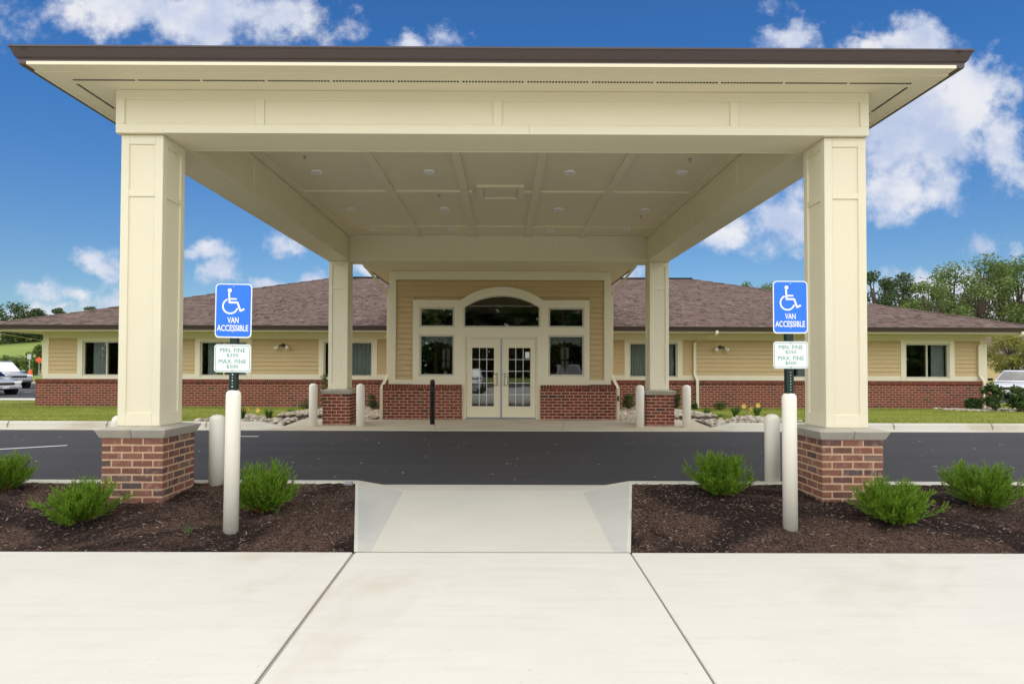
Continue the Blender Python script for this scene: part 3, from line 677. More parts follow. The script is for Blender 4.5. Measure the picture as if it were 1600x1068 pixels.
# ------------------------------------------------------------------ building
bld = thing('care_building', 'long single-storey building with tan siding, red brick base and brown hip roof', 'building', (.5, 18.5, .25))
YE, YW = 14.62, 18.53
WX0, WX1 = -14.02, 15.06
GZ0, GZ1 = atY(1450, 590.6, YW-.03).z, atY(1450, 536.7, YW-.03).z
WIN = [(-12.82, -11.37), (-9.206, -7.77), (-5.404, -3.912), (4.017, 5.502), (8.995, 10.45), (12.558, 13.914)]
holes = [(a, b_, GZ0, GZ1) for a, b_ in WIN]
bm = bmesh.new()
panel(bm, WX0, -2.62, .1, 2.52, YW+.012, YW+.15, holes); panel(bm, 2.70, WX1, .1, 2.52, YW+.012, YW+.15, holes)
box(bm, WX0, WX0+.15, YW+.151, 32.5, .1, 2.52); box(bm, WX1-.15, WX1, YW+.151, 32.5, .1, 2.52); box(bm, WX0, WX1, 32.501, 32.65, .1, 2.52)
mesh_obj('wall', bm, 'tan', bld)
bm = bmesh.new(); box(bm, WX0+.2, WX1-.2, 22.0, 22.1, .2, 2.5); box(bm, WX0+.2, WX1-.2, 18.75, 22.0, 2.44, 2.5)
for x in (-10.5, -6.4, 6.8, 11.6): box(bm, x, x+.1, 18.75, 21.99, .2, 2.43)
mesh_obj('interior_wall', bm, 'room', bld)
bxo('interior_floor', 'roomfloor', bld, WX0+.2, WX1-.2, 14.9, 21.95, .05, .23, 0)
brick_wall('brick_wall', bld, WX0-.17, -2.80, YW-.10, .10, 1.07, 300)
brick_wall('brick_wall', bld, 2.86, WX1-.13, YW-.10, .10, 1.08, 300)
bxo('brick_return', 'mortar', bld, WX1-.12, WX1+.16, YW-.09, YW+.3, .1, .985, .01)
# boards of one siding bay
bm = bmesh.new()
for a_ in (0,):
    P_ = [(0, -.030, 0), (1, -.030, 0), (1, -.004, .139), (0, -.004, .139), (0, .006, 0), (1, .006, 0), (1, .006, .139), (0, .006, .139)]
    V = [bm.verts.new(q) for q in P_]
    for f in ((0, 1, 2, 3), (0, 4, 5, 1), (4, 7, 6, 5), (0, 3, 7, 4), (1, 5, 6, 2), (3, 2, 6, 7)): bm.faces.new([V[i] for i in f])
BOARD = mk_mesh('siding_board', bm, 'tan')
def siding(par, x0, x1, yf_, z0, z1, cut=None):
    bk = bxo('siding', 'tan', par, x0, x1, yf_+.007, yf_+.011, z0, min(z1, z0+.05) if cut else z1, 0)
    z = z0; k = 0
    while z < z1-.02:
        segs = [(x0, x1)]
        if cut:
            e = cut(z)
            if e: segs = [(x0, e[0]), (e[1], x1)]
        hgt = min(.139, z1-z)
        for a, b_ in segs:
            if b_-a > .02: link('siding_board', BOARD, bk, (a, yf_, z), 0, (b_-a, 1, hgt/.139))
        z += .128; k += 1
    return bk
TZ0, TZ1, FZ = 1.238, 2.326, 2.50
def casing(a, b_): return (a-.155, b_+.155)
def strip(par, nm, x0, x1, z0, z1, y, th=.028): return bxo(nm, 'cream_trim', par, x0, x1, y-th, y+.01, z0, z1, .003)
for x0, x1, wins in ((WX0, -2.72, WIN[:3]), (2.80, WX1, WIN[3:])):
    strip(bld, 'frieze_board', x0-.01, x1+.01, TZ1, FZ, YW)
    edges = [x0+.165] if x0 < 0 else [x0]
    left_corner = x0 < 0
    if left_corner: strip(bld, 'corner_board', x0-.012, x0+.165, 1.075, TZ1-.001, YW, .030)
    else: strip(bld, 'corner_board', x1-.21, x1+.012, 1.085, TZ1-.001, YW, .030)
    cur = edges[0]; zb_ = 1.073 if left_corner else 1.083
    end = x1 if left_corner else x1-.21
    for a, b_ in wins:
        ca, cb = casing(a, b_)
        siding(bld, cur, ca, YW, TZ0, TZ1-.001); strip(bld, 'band_board', cur+.001, ca-.001, zb_, TZ0-.001, YW)
        strip(bld, 'window_casing', ca, a-.001, zb_, TZ1-.001, YW, .034); strip(bld, 'window_casing', b_+.001, cb, zb_, TZ1-.001, YW, .034)
        strip(bld, 'window_casing', a, b_, GZ1+.001, TZ1-.001, YW, .031); strip(bld, 'window_sill', a, b_, zb_, GZ0-.001, YW, .040)
        cur = cb
    siding(bld, cur, end, YW, TZ0, TZ1-.001); strip(bld, 'band_board', cur+.001, end-.001, zb_, TZ0-.001, YW)
def curtain(par, x0, x1, y, z0, z1, amp=.025, per=.085):
    bm = bmesh.new(); n = int((x1-x0)/.012); prev = None
    for i in range(n+1):
        x = lerp(x0, x1, i/n); o_ = amp*math.sin(6.283*x/per)+.4*amp*math.sin(6.283*x/(per*2.7)+1)
        cur_ = [bm.verts.new((x, y+o_*.8, z1)), bm.verts.new((x, y+o_, z0))]
        if prev: bm.faces.new((prev[0], prev[1], cur_[1], cur_[0]))
        prev = cur_
    return mesh_obj('curtain', bm, 'curtain', par, smooth=True)
CUR = [[(.13, .40)], [(.10, .30), (.62, .98)], [(.50, .99)], [(.05, .45), (.6, .97)], [(.2, .6)], [(.03, .10), (.68, .985)]]
for (a, b_), cs in zip(WIN, CUR):
    bm = bmesh.new(); y0, y1 = YW+.005, YW+.075; fw = .042; mx = (a+b_)/2
    panel(bm, a, b_, GZ0, GZ1, y0, y1, [(a+fw, mx-.02, GZ0+fw, GZ1-fw), (mx+.02, b_-fw, GZ0+fw, GZ1-fw)])
    wn = mesh_obj('window', bm, 'alu', bld)
    bm = bmesh.new(); box(bm, a+fw, mx-.02, y0+.03, y0+.036, GZ0+fw, GZ1-fw); mesh_obj('pane', bm, 'glass', wn)
    bm = bmesh.new(); box(bm, mx+.02, b_-fw, y0+.045, y0+.051, GZ0+fw, GZ1-fw); mesh_obj('pane', bm, 'glass', wn)
    for p0, p1 in cs: curtain(wn, lerp(a, b_, p0), lerp(a, b_, p1), YW+.19, GZ0-.02, GZ1+.05)
# eaves and roof
RX0, RX1, RY0, RY1 = -14.98, 15.98, 17.62, 33.46
ring_profile('soffit', 'cream', bld, RX0+.05, RX1-.05, RY0+.05, RY1-.05, [(0, FZ+.003), (0, FZ+.03), (-.86, FZ+.03), (-.86, FZ+.003)])
ring_profile('fascia', 'cream_trim', bld, RX0+.03, RX1-.03, RY0+.03, RY1-.03, [(-.02, FZ), (.02, FZ), (.02, FZ+.14), (-.02, FZ+.14)])
gutter(bld, RX0+.01, RX1-.01, RY0+.01, RY1-.01, FZ+.045, 1.05)
hip_roof('roof', bld, RX0-.05, RX1+.05, RY0-.05, RY1+.05, FZ+.17, .323)
def downspout(pts, w_=.085, d_=.06, mat='cream'):
    bm = bmesh.new(); rectpipe(bm, pts, w_, d_); return mesh_obj('downspout', bm, mat, bld, bevel=.004)
dx = 6.02; downspout([(dx+.36, 17.55, FZ+.06), (dx+.36, 17.55, FZ-.02), (dx+.34, 17.6, FZ-.07), (dx+.02, YW-.06, 2.26), (dx, YW-.06, 2.18), (dx, YW-.06, 1.27), (dx+.05, YW-.15, 1.08), (dx+.05, YW-.16, .25)])
downspout([(-14.75, 17.55, FZ+.06), (-14.75, 17.55, FZ-.02), (-14.72, 17.6, FZ-.07), (-14.12, YW+.1, 2.25), (-14.10, YW+.1, 2.15), (-14.10, YW+.1, 1.2)])
downspout([(15.36, 17.55, FZ+.06), (15.36, 17.55, FZ-.02), (15.33, 17.6, FZ-.07), (14.84, YW-.06, 2.22), (14.81, YW-.06, 2.14), (14.81, YW-.06, 1.27), (14.88, YW-.15, 1.06), (14.88, YW-.16, .2)])
# entrance bay -------------------------------------------------------
ex = lambda px, py=560: atY(px, py, YE-.04).x
ez = lambda py, px=785: atY(px, py, YE-.04).z
BX0, BX1 = -2.665, 2.745; BTOP = 3.82
wl = (ex(655), ex(710)); wr = (ex(856.5), ex(913)); zu = (ez(511.5), ez(480)); zl = (ez(587.5), ez(523)); ar = (ex(724), ex(844)); zarch0 = ez(511.5); zspr = ez(480.5); zpk = ez(461); zop = ez(448)
PX0, PX1, PTOP = ex(645), ex(921), ez(468.8); DX_0, DX_1 = ex(726), ex(840.5); ZD = ez(526)
H = [(*wl, *zu), (*wr, *zu), (*wl, *zl), (*wr, *zl), (*ar, zarch0, 9), (DX_0, DX_1, 0, ZD)]
bm = bmesh.new(); panel(bm, PX0, PX1, 1.04, PTOP, YE-.045, YE+.06, H); box(bm, PX0+.9, DX_0-.001, YE-.040, YE+.06, .2, 1.039); box(bm, DX_1+.001, PX1-.9, YE-.040, YE+.06, .2, 1.039)
mesh_obj('entrance_surround', bm, 'cream_trim', bld)
# wall around the surround, sides, lobby
bm = bmesh.new(); panel(bm, BX0+.02, BX1-.02, .1, BTOP, YE+.061, YE+.15, [(PX0+.05, PX1-.05, .1, PTOP-.03), (ar[0]-.0, ar[1]+.0, PTOP-.1, zpk+.04)])
box(bm, BX0+.02, BX0+.14, YE+.151, YW+.011, .1, BTOP); box(bm, BX1-.14, BX1-.02, YE+.151, YW+.011, .1, BTOP)
mesh_obj('wall', bm, 'tan', bld)
bm = bmesh.new(); box(bm, BX0+.141, BX1-.141, 19.2, 19.3, .2, BTOP); box(bm, BX0+.141, BX1-.141, YE+.16, 19.19, 3.45, BTOP-.01); box(bm, BX0+.145, BX0+.2, YE+.16, 19.1, .23, 3.44); box(bm, BX1-.2, BX1-.145, YE+.16, 19.1, .23, 3.44)
box(bm, -1.75, -1.65, 16.2, 19.1, .23, 3.44); box(bm, 1.7, 1.8, 16.2, 19.1, .23, 3.44)
mesh_obj('interior_wall', bm, 'room', bld)
# arch ring and arched window
cxm = (ar[0]+ar[1])/2; hw = (ar[1]-ar[0])/2
def arc(hw_, z0, zp, n=28):
    s_ = zp-z0; r_ = (hw_*hw_+s_*s_)/(2*s_); zc = zp-r_; th = math.asin(min(1, hw_/r_))
    return [(cxm+r_*math.sin(-th+2*th*i/n), zc+r_*math.cos(-th+2*th*i/n)) for i in range(n+1)]
inn, out_ = arc(hw, zspr, zpk), arc(hw+.075, PTOP-.004, zop)
bm = bmesh.new(); ya, yb = YE-.052, YE+.058
for i in range(len(inn)-1):
    (a, b_), (c_, d) = inn[i], inn[i+1]; (e, f), (g_, h_) = out_[i], out_[i+1]
    quad(bm, (a, ya, b_), (c_, ya, d), (g_, ya, h_), (e, ya, f)); quad(bm, (a, ya, b_), (a, yb, b_), (c_, yb, d), (c_, ya, d)); quad(bm, (e, ya, f), (g_, ya, h_), (g_, yb, h_), (e, yb, f))
bmesh.ops.recalc_face_normals(bm, faces=bm.faces[:]); mesh_obj('arch_trim', bm, 'cream_trim', bld)
bm = bmesh.new(); gy = YE+.0
V = [bm.verts.new((ar[0]+.03, gy, zarch0+.04)), bm.verts.new((ar[1]-.03, gy, zarch0+.04))]+[bm.verts.new((x, gy, z)) for x, z in reversed(arc(hw-.03, zspr, zpk-.03))]
bm.faces.new(V); aw = mesh_obj('arched_window', bm, 'glass', bld)
bm = bmesh.new(); i2 = arc(hw-.035, zspr, zpk-.035); o2 = arc(hw-.001, zspr, zpk-.001)
for i in range(len(i2)-1): quad(bm, (i2[i][0], YE-.03, i2[i][1]), (i2[i+1][0], YE-.03, i2[i+1][1]), (o2[i+1][0], YE-.03, o2[i+1][1]), (o2[i][0], YE-.03, o2[i][1]))
box(bm, ar[0], ar[1], YE-.03, YE+.03, zarch0, zarch0+.04); box(bm, ar[0], ar[0]+.035, YE-.03, YE+.03, zarch0+.041, zspr); box(bm, ar[1]-.035, ar[1], YE-.03, YE+.03, zarch0+.041, zspr)
mesh_obj('frame', bm, 'alu', aw)
for (a, b_), (z0, z1), vl in ((wl, zu, 0), (wr, zu, 0), (wl, zl, 1), (wr, zl, 1)):
    bm = bmesh.new(); panel(bm, a, b_, z0, z1, YE-.028, YE+.03, [(a+.045, b_-.045, z0+.045, z1-.045)]); wn = mesh_obj('window', bm, 'alu', bld)
    bm = bmesh.new(); box(bm, a+.045, b_-.045, YE, YE+.006, z0+.045, z1-.045); mesh_obj('pane', bm, 'glass', wn)
    if vl:                                                     # gathered valance, lower at the sides
        bm = bmesh.new(); prev = None
        for i in range(61):
            f = i/60; x = lerp(a, b_, f); dp = .17+.13*abs(2*f-1)**1.5-.02*math.cos(f*40); o_ = .015*math.sin(f*95)
            cur_ = [bm.verts.new((x, YE+.11+o_*.3, z1)), bm.verts.new((x, YE+.11+o_, z1-dp))]
            if prev: bm.faces.new((prev[0], prev[1], cur_[1], cur_[0]))
            prev = cur_
        mesh_obj('valance', bm, 'curtain', wn, smooth=True)
# siding round the surround
def cutarch(z):
    if z < PTOP: return (PX0, PX1)
    mid = [((a+c_)/2, (b_+d)/2) for (a, b_), (c_, d) in zip(inn, out_)]
    xs_ = [x for x, zz in mid if zz > z+.06]
    return (min(xs_), max(xs_)) if xs_ else None
STOP = ez(437)
siding(bld, BX0+.165, BX1-.165, YE+.04, 1.15, STOP, cutarch)
strip(bld, 'corner_board', BX0, BX0+.165, 1.06, STOP-.001, YE+.05, .06); strip(bld, 'corner_board', BX1-.165, BX1, 1.06, STOP-.001, YE+.05, .06)
strip(bld, 'frieze_board', BX0, BX1, STOP, BTOP-.005, YE+.05, .064)
strip(bld, 'band_board', BX0+.166, PX0-.001, 1.06, 1.17, YE+.05, .07); strip(bld, 'band_board', PX1+.001, BX1-.166, 1.06, 1.17, YE+.05, .07)
brick_wall('brick_wall', bld, -2.785, DX_0-.06, YE-.11, .18, 1.055); brick_wall('brick_wall', bld, DX_1+.06, 2.845, YE-.11, .18, 1.05)
# connector roof over the bay, soffit level with the canopy beams
bxo('soffit', 'cream', bld, -3.14, 3.18, BY1+.002, 19.5, BTOP, BTOP+.06, .003)
bm = bmesh.new()
for s in (-1, 1):
    quad(bm, (.02, BY1+.45, 4.95), (.02, 24, 4.95), (.02+s*3.2, 24, BTOP+.12), (.02+s*3.2, BY1+.45, BTOP+.12)); box(bm, s*3.16-.03+.02, s*3.16+.03+.02, BY1+.45, 19.6, BTOP-.003, BTOP+.12)
bm.loops.layers.uv.new('UVMap'); mesh_obj('connector_roof', bm, 'shingle', bld)
for s, x in ((-1, BX0-.055), (1, BX1+.055)):
    downspout([(x+s*.35, 13.78, BTOP+.02), (x+s*.34, 13.8, BTOP-.03), (x+s*.02, YE+.2, 3.28), (x, YE+.22, 3.18), (x, YE+.22, 1.3), (x+s*.07, YE+.10, 1.10), (x+s*.11, YE-.02, .98), (x+s*.11, YE-.02, .22)], .075, .06)
# doors
DM = (DX_0+DX_1)/2
bm = bmesh.new(); panel(bm, DX_0, DX_1, sz+.002, ZD, YE-.02, YE+.05, [(DX_0+.045, DX_1-.045, 0, ZD-.04)]); mesh_obj('door_frame', bm, 'cream_trim', bld)
bxo('threshold', 'bolt', bld, DX_0+.046, DX_1-.046, YE-.03, YE+.08, sz+.002, sz+.02, .003)
dz0, dz1 = ez(634.7), ez(543)
for s in (-1, 1):
    a, b_ = (DX_0+.05, DM-.012) if s < 0 else (DM+.012, DX_1-.05); z0, z1 = sz+.025, ZD-.045
    g0, g1 = (ex(737.5), ex(772)) if s < 0 else (ex(794.5), ex(829)); yd = YE-.005
    bm = bmesh.new(); panel(bm, a, b_, z0, z1, yd, yd+.045, [(g0, g1, dz0, dz1)])
    dr = mesh_obj('door', bm, 'cream', bld)
    bm = bmesh.new(); panel(bm, g0-.025, g1+.025, dz0-.025, dz1+.025, yd-.008, yd-.001, [(g0+.002, g1-.002, dz0+.002, dz1-.002)]); mesh_obj('glazing_bead', bm, 'cream_trim', dr)
    pw, ph = (g1-g0)/3, (dz1-dz0)/5
    for i in range(3):
        for j in range(5):
            bm = bmesh.new(); box(bm, g0+i*pw+.005, g0+(i+1)*pw-.005, yd+.018, yd+.023, dz0+j*ph+.005, dz0+(j+1)*ph-.005); mesh_obj('pane', bm, 'glass', dr)
    for i in (1, 2): bxo('muntin', 'signwhite', dr, g0+i*pw-.006, g0+i*pw+.006, yd+.008, yd+.032, dz0, dz1, .002)
    for j in range(1, 5):
        for i in range(3): bxo('muntin', 'signwhite', dr, g0+i*pw+.0065, g0+(i+1)*pw-.0065, yd+.009, yd+.031, dz0+j*ph-.006, dz0+j*ph+.006, .002)
    hx = ex(774.5) if s < 0 else ex(790.5); za, zb2 = ez(601), ez(584)
    ha, hb_ = hx+s*.045, hx-s*.035
    bm = bmesh.new(); tube(bm, [(hb_, yd, zb2), (hb_, yd-.05, zb2), (ha-s*.012, yd-.058, zb2), (ha, yd-.06, zb2-.014), (ha, yd-.06, za+.014), (ha-s*.012, yd-.058, za), (hb_, yd-.05, za), (hb_, yd, za)], .009, 8); mesh_obj('handle', bm, 'bronze', dr, smooth=True)
    bm = bmesh.new(); box(bm, hx-s*.035-.016, hx-s*.035+.016, yd-.006, yd-.001, za-.025, zb2+.025); mesh_obj('handle_plate', bm, 'bronze', dr, bevel=.002)
    for zz in (z0+.25, (z0+z1)/2+.05, z1-.25):
        bm = bmesh.new(); xx = a-.008 if s < 0 else b_+.008; tube(bm, [(xx, yd-.008, zz-.055), (xx, yd-.008, zz+.055)], .008, 8); mesh_obj('hinge', bm, 'bronze', dr)
    if s > 0:
        bm = bmesh.new(); tube(bm, [(hx-.005, yd-.001, zb2-.07), (hx-.005, yd-.016, zb2-.07)], .016, 12); mesh_obj('lock_cylinder', bm, 'bolt', dr)
        p_ = atY(824, 554.5, YE); bm = bmesh.new(); box(bm, p_.x-.052, p_.x+.052, yd+.0165, yd+.0175, p_.z-.075, p_.z+.075); st = mesh_obj('notice_sticker', bm, 'signwhite', dr)
    else:
        bxo('astragal', 'sweep', dr, DM-.020, DM+.018, yd-.016, yd-.001, z0, z1, .003)
    bxo('door_sweep', 'sweep', dr, a, b_, yd-.008, yd-.001, z0, z0+.022, .002)
# tap on the bay's right corner
hb = atY(966, 623, YE-.1); bm = bmesh.new(); tube(bm, [(2.85, YE+.05, hb.z), (2.91, YE-.06, hb.z), (2.91, YE-.10, hb.z-.05)], .018, 8); tube(bm, [(2.89, YE-.05, hb.z+.04), (2.93, YE-.05, hb.z+.04)], .035, 10)
mesh_obj('hose_tap', bm, 'black', bld)

# ------------------------------------------------------------------ signs and bollards
def rrect(w_, h_, r_, n=6):
    pts = []
    for cx, cy, a0 in ((w_/2-r_, h_/2-r_, 0), (-w_/2+r_, h_/2-r_, 90), (-w_/2+r_, -h_/2+r_, 180), (w_/2-r_, -h_/2+r_, 270)):
        for k in range(n+1): a = R(a0+90*k/n); pts.append((cx+r_*math.cos(a), cy+r_*math.sin(a)))
    return pts
def plate(name, mat, par, pts, y0, y1, zc, xc=0):
    bm = bmesh.new(); f = [bm.verts.new((xc+x, y0, zc+z)) for x, z in pts]; b_ = [bm.verts.new((xc+x, y1, zc+z)) for x, z in pts]
    bm.faces.new(f); bm.faces.new(b_[::-1]); n = len(f)
    for i in range(n): bm.faces.new((f[i], b_[i], b_[(i+1) % n], f[(i+1) % n]))
    bmesh.ops.recalc_face_normals(bm, faces=bm.faces[:]); return mesh_obj(name, bm, mat, par)
def ringplate(name, mat, par, po, pi, y, zc):
    bm = bmesh.new(); n = len(po); o_ = [bm.verts.new((x, y, zc+z)) for x, z in po]; i_ = [bm.verts.new((x, y, zc+z)) for x, z in pi]
    for k in range(n): bm.faces.new((o_[k], o_[(k+1) % n], i_[(k+1) % n], i_[k]))
    return mesh_obj(name, bm, mat, par)
def stroke(bm, pts, w_, y):
    for (x0, z0), (x1, z1) in zip(pts, pts[1:]):
        L = math.hypot(x1-x0, z1-z0); nx, nz = -(z1-z0)/L*w_/2, (x1-x0)/L*w_/2
        quad(bm, (x0+nx, y, z0+nz), (x0-nx, y, z0-nz), (x1-nx, y, z1-nz), (x1+nx, y, z1+nz))
    for i, (x, z) in enumerate(pts):
        yy_ = y-.00012*(1+i % 2); bm.faces.new([bm.verts.new((x+w_/2*math.cos(6.2832*k/14), yy_, z+w_/2*math.sin(6.2832*k/14))) for k in range(14)])
def lettering(txt, width, height, x, z, y, mat, par, bold=0.):
    cu = bpy.data.curves.new('lettering', 'FONT'); cu.body = txt; cu.align_x = 'CENTER'; cu.size = 1; cu.offset = bold; cu.extrude = .0
    o = bpy.data.objects.new('lettering', cu); COL.objects.link(o); dg = bpy.context.evaluated_depsgraph_get()
    me = bpy.data.meshes.new_from_object(o.evaluated_get(dg)); bpy.data.objects.remove(o)
    xs_ = [q.co.x for q in me.vertices]; ys_ = [q.co.y for q in me.vertices]; sx_ = width/(max(xs_)-min(xs_)); sy_ = height/(max(ys_)-min(ys_)); mx_, my_ = (max(xs_)+min(xs_))/2, (max(ys_)+min(ys_))/2
    for q in me.vertices: q.co = Vector((x+(q.co.x-mx_)*sx_, y, z+(q.co.y-my_)*sy_))
    me.materials.clear(); me.materials.append(M[mat]); return link('lettering', me, par)
def parking_sign(label, px, pyb, pytop, zsign_px, lean):
    zb = .075; base = atZ(px, pyb, zb); Y = base.y; zt = atY(px, pytop, Y-.0).z; root = thing('parking_sign', label, 'sign', (0, 0, 0), 'accessible parking signs in the mulch beds')
    zt -= zb
    bm = bmesh.new(); r_ = .0605; lathe(bm, [(r_, -.06), (r_, zt-.045), (r_*.93, zt-.02), (r_*.72, zt-.005), (r_*.5, zt)], 28); mesh_obj('bollard', bm, 'bollard', root, smooth=True)
    zc1 = atY(px, zsign_px[0], Y).z-zb; zc2 = atY(px, zsign_px[1], Y).z-zb
    bm = bmesh.new(); box(bm, -.03, .03, -.03, .03, zt-.05, zc1+.20); po = mesh_obj('post', bm, 'greenpost', root, bevel=.004)
    for k in range(14):
        zz = zt+.03+k*.0254
        if zz < zc2-.13 or zc2+.13 < zz < zc1-.24:
            bm = bmesh.new(); tube(bm, [(0, -.0302, zz), (0, -.0312, zz)], .0055, 8); mesh_obj('post_hole', bm, 'signwhite' if k % 2 == 0 and lean > 0 else 'bolt', po)
    y0 = -.036
    pa = plate('sign_panel', 'signwhite', root, rrect(.305, .457, .035), y0, y0+.003, zc1)
    plate('blue_field', 'blue', pa, rrect(.287, .437, .028), y0-.0012, y0-.0002, zc1+.002)
    k_ = .00098; X = lambda v_: (v_-352)*k_; Z = lambda v_: zc1+(315-v_)*k_
    bm = bmesh.new(); yy_ = y0-.0022
    bm.faces.new([bm.verts.new((X(318)+.0175*math.cos(6.2832*k/20), yy_, Z(140)+.0175*math.sin(6.2832*k/20))) for k in range(20)])
    stroke(bm, [(X(313), Z(165)), (X(318), Z(243)), (X(386), Z(243)), (X(411), Z(314)), (X(439), Z(301))], .0165, yy_)
    stroke(bm, [(X(316), Z(213)), (X(372), Z(213))], .0145, yy_)
    cx, cz = X(325), Z(275); stroke(bm, [(cx+.0615*math.cos(R(a)), cz+.0615*math.sin(R(a))) for a in range(118, 339, 10)], .0145, yy_)
    mesh_obj('wheelchair_symbol', bm, 'signwhite', pa)
    lettering('VAN', .094, .050, X(350), Z(395), yy_, 'signwhite', pa, .022); lettering('ACCESSIBLE', .262, .052, X(348), Z(463), yy_, 'signwhite', pa, .022)
    for zz in (Z(106), Z(499)):
        bm = bmesh.new(); tube(bm, [(0, y0-.001, zz), (0, y0-.006, zz)], .006, 8); mesh_obj('bolt', bm, 'bolt', pa)
    pb = plate('fine_panel', 'signwhite', root, rrect(.305, .235, .028), y0, y0+.003, zc2)
    ringplate('border', 'signgreen', pb, rrect(.288, .218, .022), rrect(.280, .210, .019), y0-.0012, zc2)
    for txt, w_, h_, zz in (('MIN. FINE', .212, .036, .068), ('$250', .094, .031, .024), ('MAX. FINE', .228, .036, -.026), ('$500', .096, .031, -.071)): lettering(txt, w_, h_, 0, zc2+zz, y0-.0015, 'signgreen', pb, .0)
    for zz in (.103, -.103):
        bm = bmesh.new(); tube(bm, [(0, y0-.001, zc2+zz), (0, y0-.006, zc2+zz)], .006, 8); mesh_obj('bolt', bm, 'bolt', pb)
    root.location = (base.x, base.y, zb); root.rotation_euler = (0, R(lean), R(1.5))
    return root
parking_sign('blue van accessible sign with fine plate on the left cream bollard', 360.5, 835, 609, (486, 559.5), .5)
parking_sign('blue van accessible sign with fine plate on the right cream bollard', 1235, 830, 614, (480.5, 554.5), -.2)
def bollard(label, px, pyb, pytop, r_, zg, mat='bollard', name='bollard', group='cream pipe bollards'):
    b_ = atZ(px, pyb, zg); h_ = atY(px, pytop, b_.y).z-zg
    bm = bmesh.new(); lathe(bm, [(r_, -.05), (r_, h_-r_*.95), (r_*.96, h_-r_*.62), (r_*.83, h_-r_*.33), (r_*.6, h_-r_*.12), (r_*.3, h_-.004), (.004, h_)], 28)
    return tag(mesh_obj(name, bm, mat, None, (b_.x, b_.y, zg), smooth=True), label, 'bollard', group)
bollard('cream domed bollard at the kerb just behind the left parking sign', 338.5, 757, 647, .082, .19)
bollard('cream domed bollard at the kerb just left of the right parking sign', 1207, 754, 646, .082, .19)
bollard('cream domed bollard mostly hidden behind the left front column', 186, 758, 648, .082, .19)
bollard('cream domed bollard left of the left rear brick pier', 489, 665, 598.5, .088, sz)
bollard('cream domed bollard right of the left rear brick pier', 563, 665.5, 599, .088, sz)
bollard('cream domed bollard left of the right rear brick pier', 1000, 667, 601, .088, sz)
bollard('cream domed bollard right of the right rear brick pier', 1073, 667, 601, .088, sz)
b_ = atZ(675.5, 662.5, sz); bm = bmesh.new(); r_ = .052; h_ = .99
lathe(bm, [(r_, 0), (r_, h_-.09), (r_*1.03, h_-.088), (r_*1.03, h_-.05), (r_*.9, h_-.02), (r_*.5, h_-.004), (.004, h_)], 24)
bp = tag(mesh_obj('door_post', bm, 'black', None, (b_.x, b_.y, sz), smooth=True), 'slim black post standing before the brick left of the doors', 'post')
bm = bmesh.new(); box(bm, -.03, .03, -r_-.004, -r_+.01, .72, .84); mesh_obj('push_plate', bm, 'black', bp, (b_.x, b_.y, sz), bevel=.003)
def floodlight(label, px, py):
    p_ = atY(px, py, YW-.03); root = thing('floodlight', label, 'light', p_, 'twin wall floodlights')
    bm = bmesh.new(); lathe(bm, [(.05, 0), (.05, .03), (.03, .045)], 16); bmesh.ops.rotate(bm, cent=(0, 0, 0), matrix=Matrix.Rotation(R(90), 3, 'X'), verts=bm.verts[:])
    mesh_obj('base', bm, 'black', root, p_)
    for s in (-1, 1):
        a = Vector((s*.03, -.05, .0)); c_ = Vector((s*.13, -.10, -.03)); bm = bmesh.new(); tube(bm, [a, c_], .022, 10); ar_ = mesh_obj('arm', bm, 'black', root, p_)
        d = Vector((s*.45, -.55, -.7)).normalized(); bm = bmesh.new(); tube(bm, [c_-d*.03, c_+d*.02, c_+d*.09, c_+d*.13], [.025, .04, .062, .056], 14); mesh_obj('lamp_head', bm, 'lamp', root, p_, smooth=True)
floodlight('twin white floodlight on the siding left of the entrance', 443, 539); floodlight('twin white floodlight on the siding right of the entrance', 1125, 542)
# ------------------------------------------------------------------ plants
def juniper_mesh(seed, n=60, L0=.42):
    r_ = random.Random(seed); bm = bmesh.new(); st = bmesh.new()
    def spray(p0, d0, L, m_, w0):
        side0 = d0.orthogonal().normalized()
        for k in range(m_):
            f = r_.random()**.8; q = p0+d0*L*f; a = r_.random()*6.283; side = Matrix.Rotation(a, 3, d0) @ side0
            nd_ = (d0*1.0+side*r_.uniform(.12, .55)+Vector((0, 0, .15))).normalized(); ln = r_.uniform(.018, .042); wv = nd_.cross(side).normalized()*w0*r_.uniform(.7, 1.3)
            bm.faces.new([bm.verts.new(v_) for v_ in (q-wv, q+wv, q+nd_*ln)])
    for i in range(n):
        az = r_.random()*6.283; el = R(12+70*r_.random()**.9); L = L0*r_.uniform(.55, 1.0)*(1.08-.33*math.sin(el))
        d = Vector((math.cos(az)*math.cos(el), math.sin(az)*math.cos(el), math.sin(el))); p_ = Vector((math.cos(az)*.04, math.sin(az)*.04, .0)); pts = [p_.copy()]; ds = [d]
        for k in range(9):
            d = (d+Vector((r_.uniform(-.13, .13), r_.uniform(-.13, .13), r_.uniform(-.04, .11)))).normalized(); p_ = p_+d*L/9; pts.append(p_.copy()); ds.append(d)
        if i % 3 == 0: tube(st, [pts[0], pts[2], pts[5]], [.008, .006, .003], 5, False)
        for k in range(2, 10):
            spray(pts[k]-ds[k]*L/9, ds[k], L/9*1.15, 16, .0021)
            for m_ in range(3):
                sd2 = Vector((r_.gauss(0, 1), r_.gauss(0, 1), r_.gauss(.25, .7))); sd2 = (sd2-ds[k]*sd2.dot(ds[k])).normalized(); dd = (ds[k]*1.0+sd2*.55+Vector((0, 0, .14))).normalized(); spray(pts[k], dd, r_.uniform(.04, .095)*(1.15-.05*k), 20, .0020)
    return mk_mesh('foliage', bm, 'juniper'), mk_mesh('stem', st, 'stemw')
JUN = [juniper_mesh(s, n) for s, n in ((3, 105), (11, 95), (23, 110))]
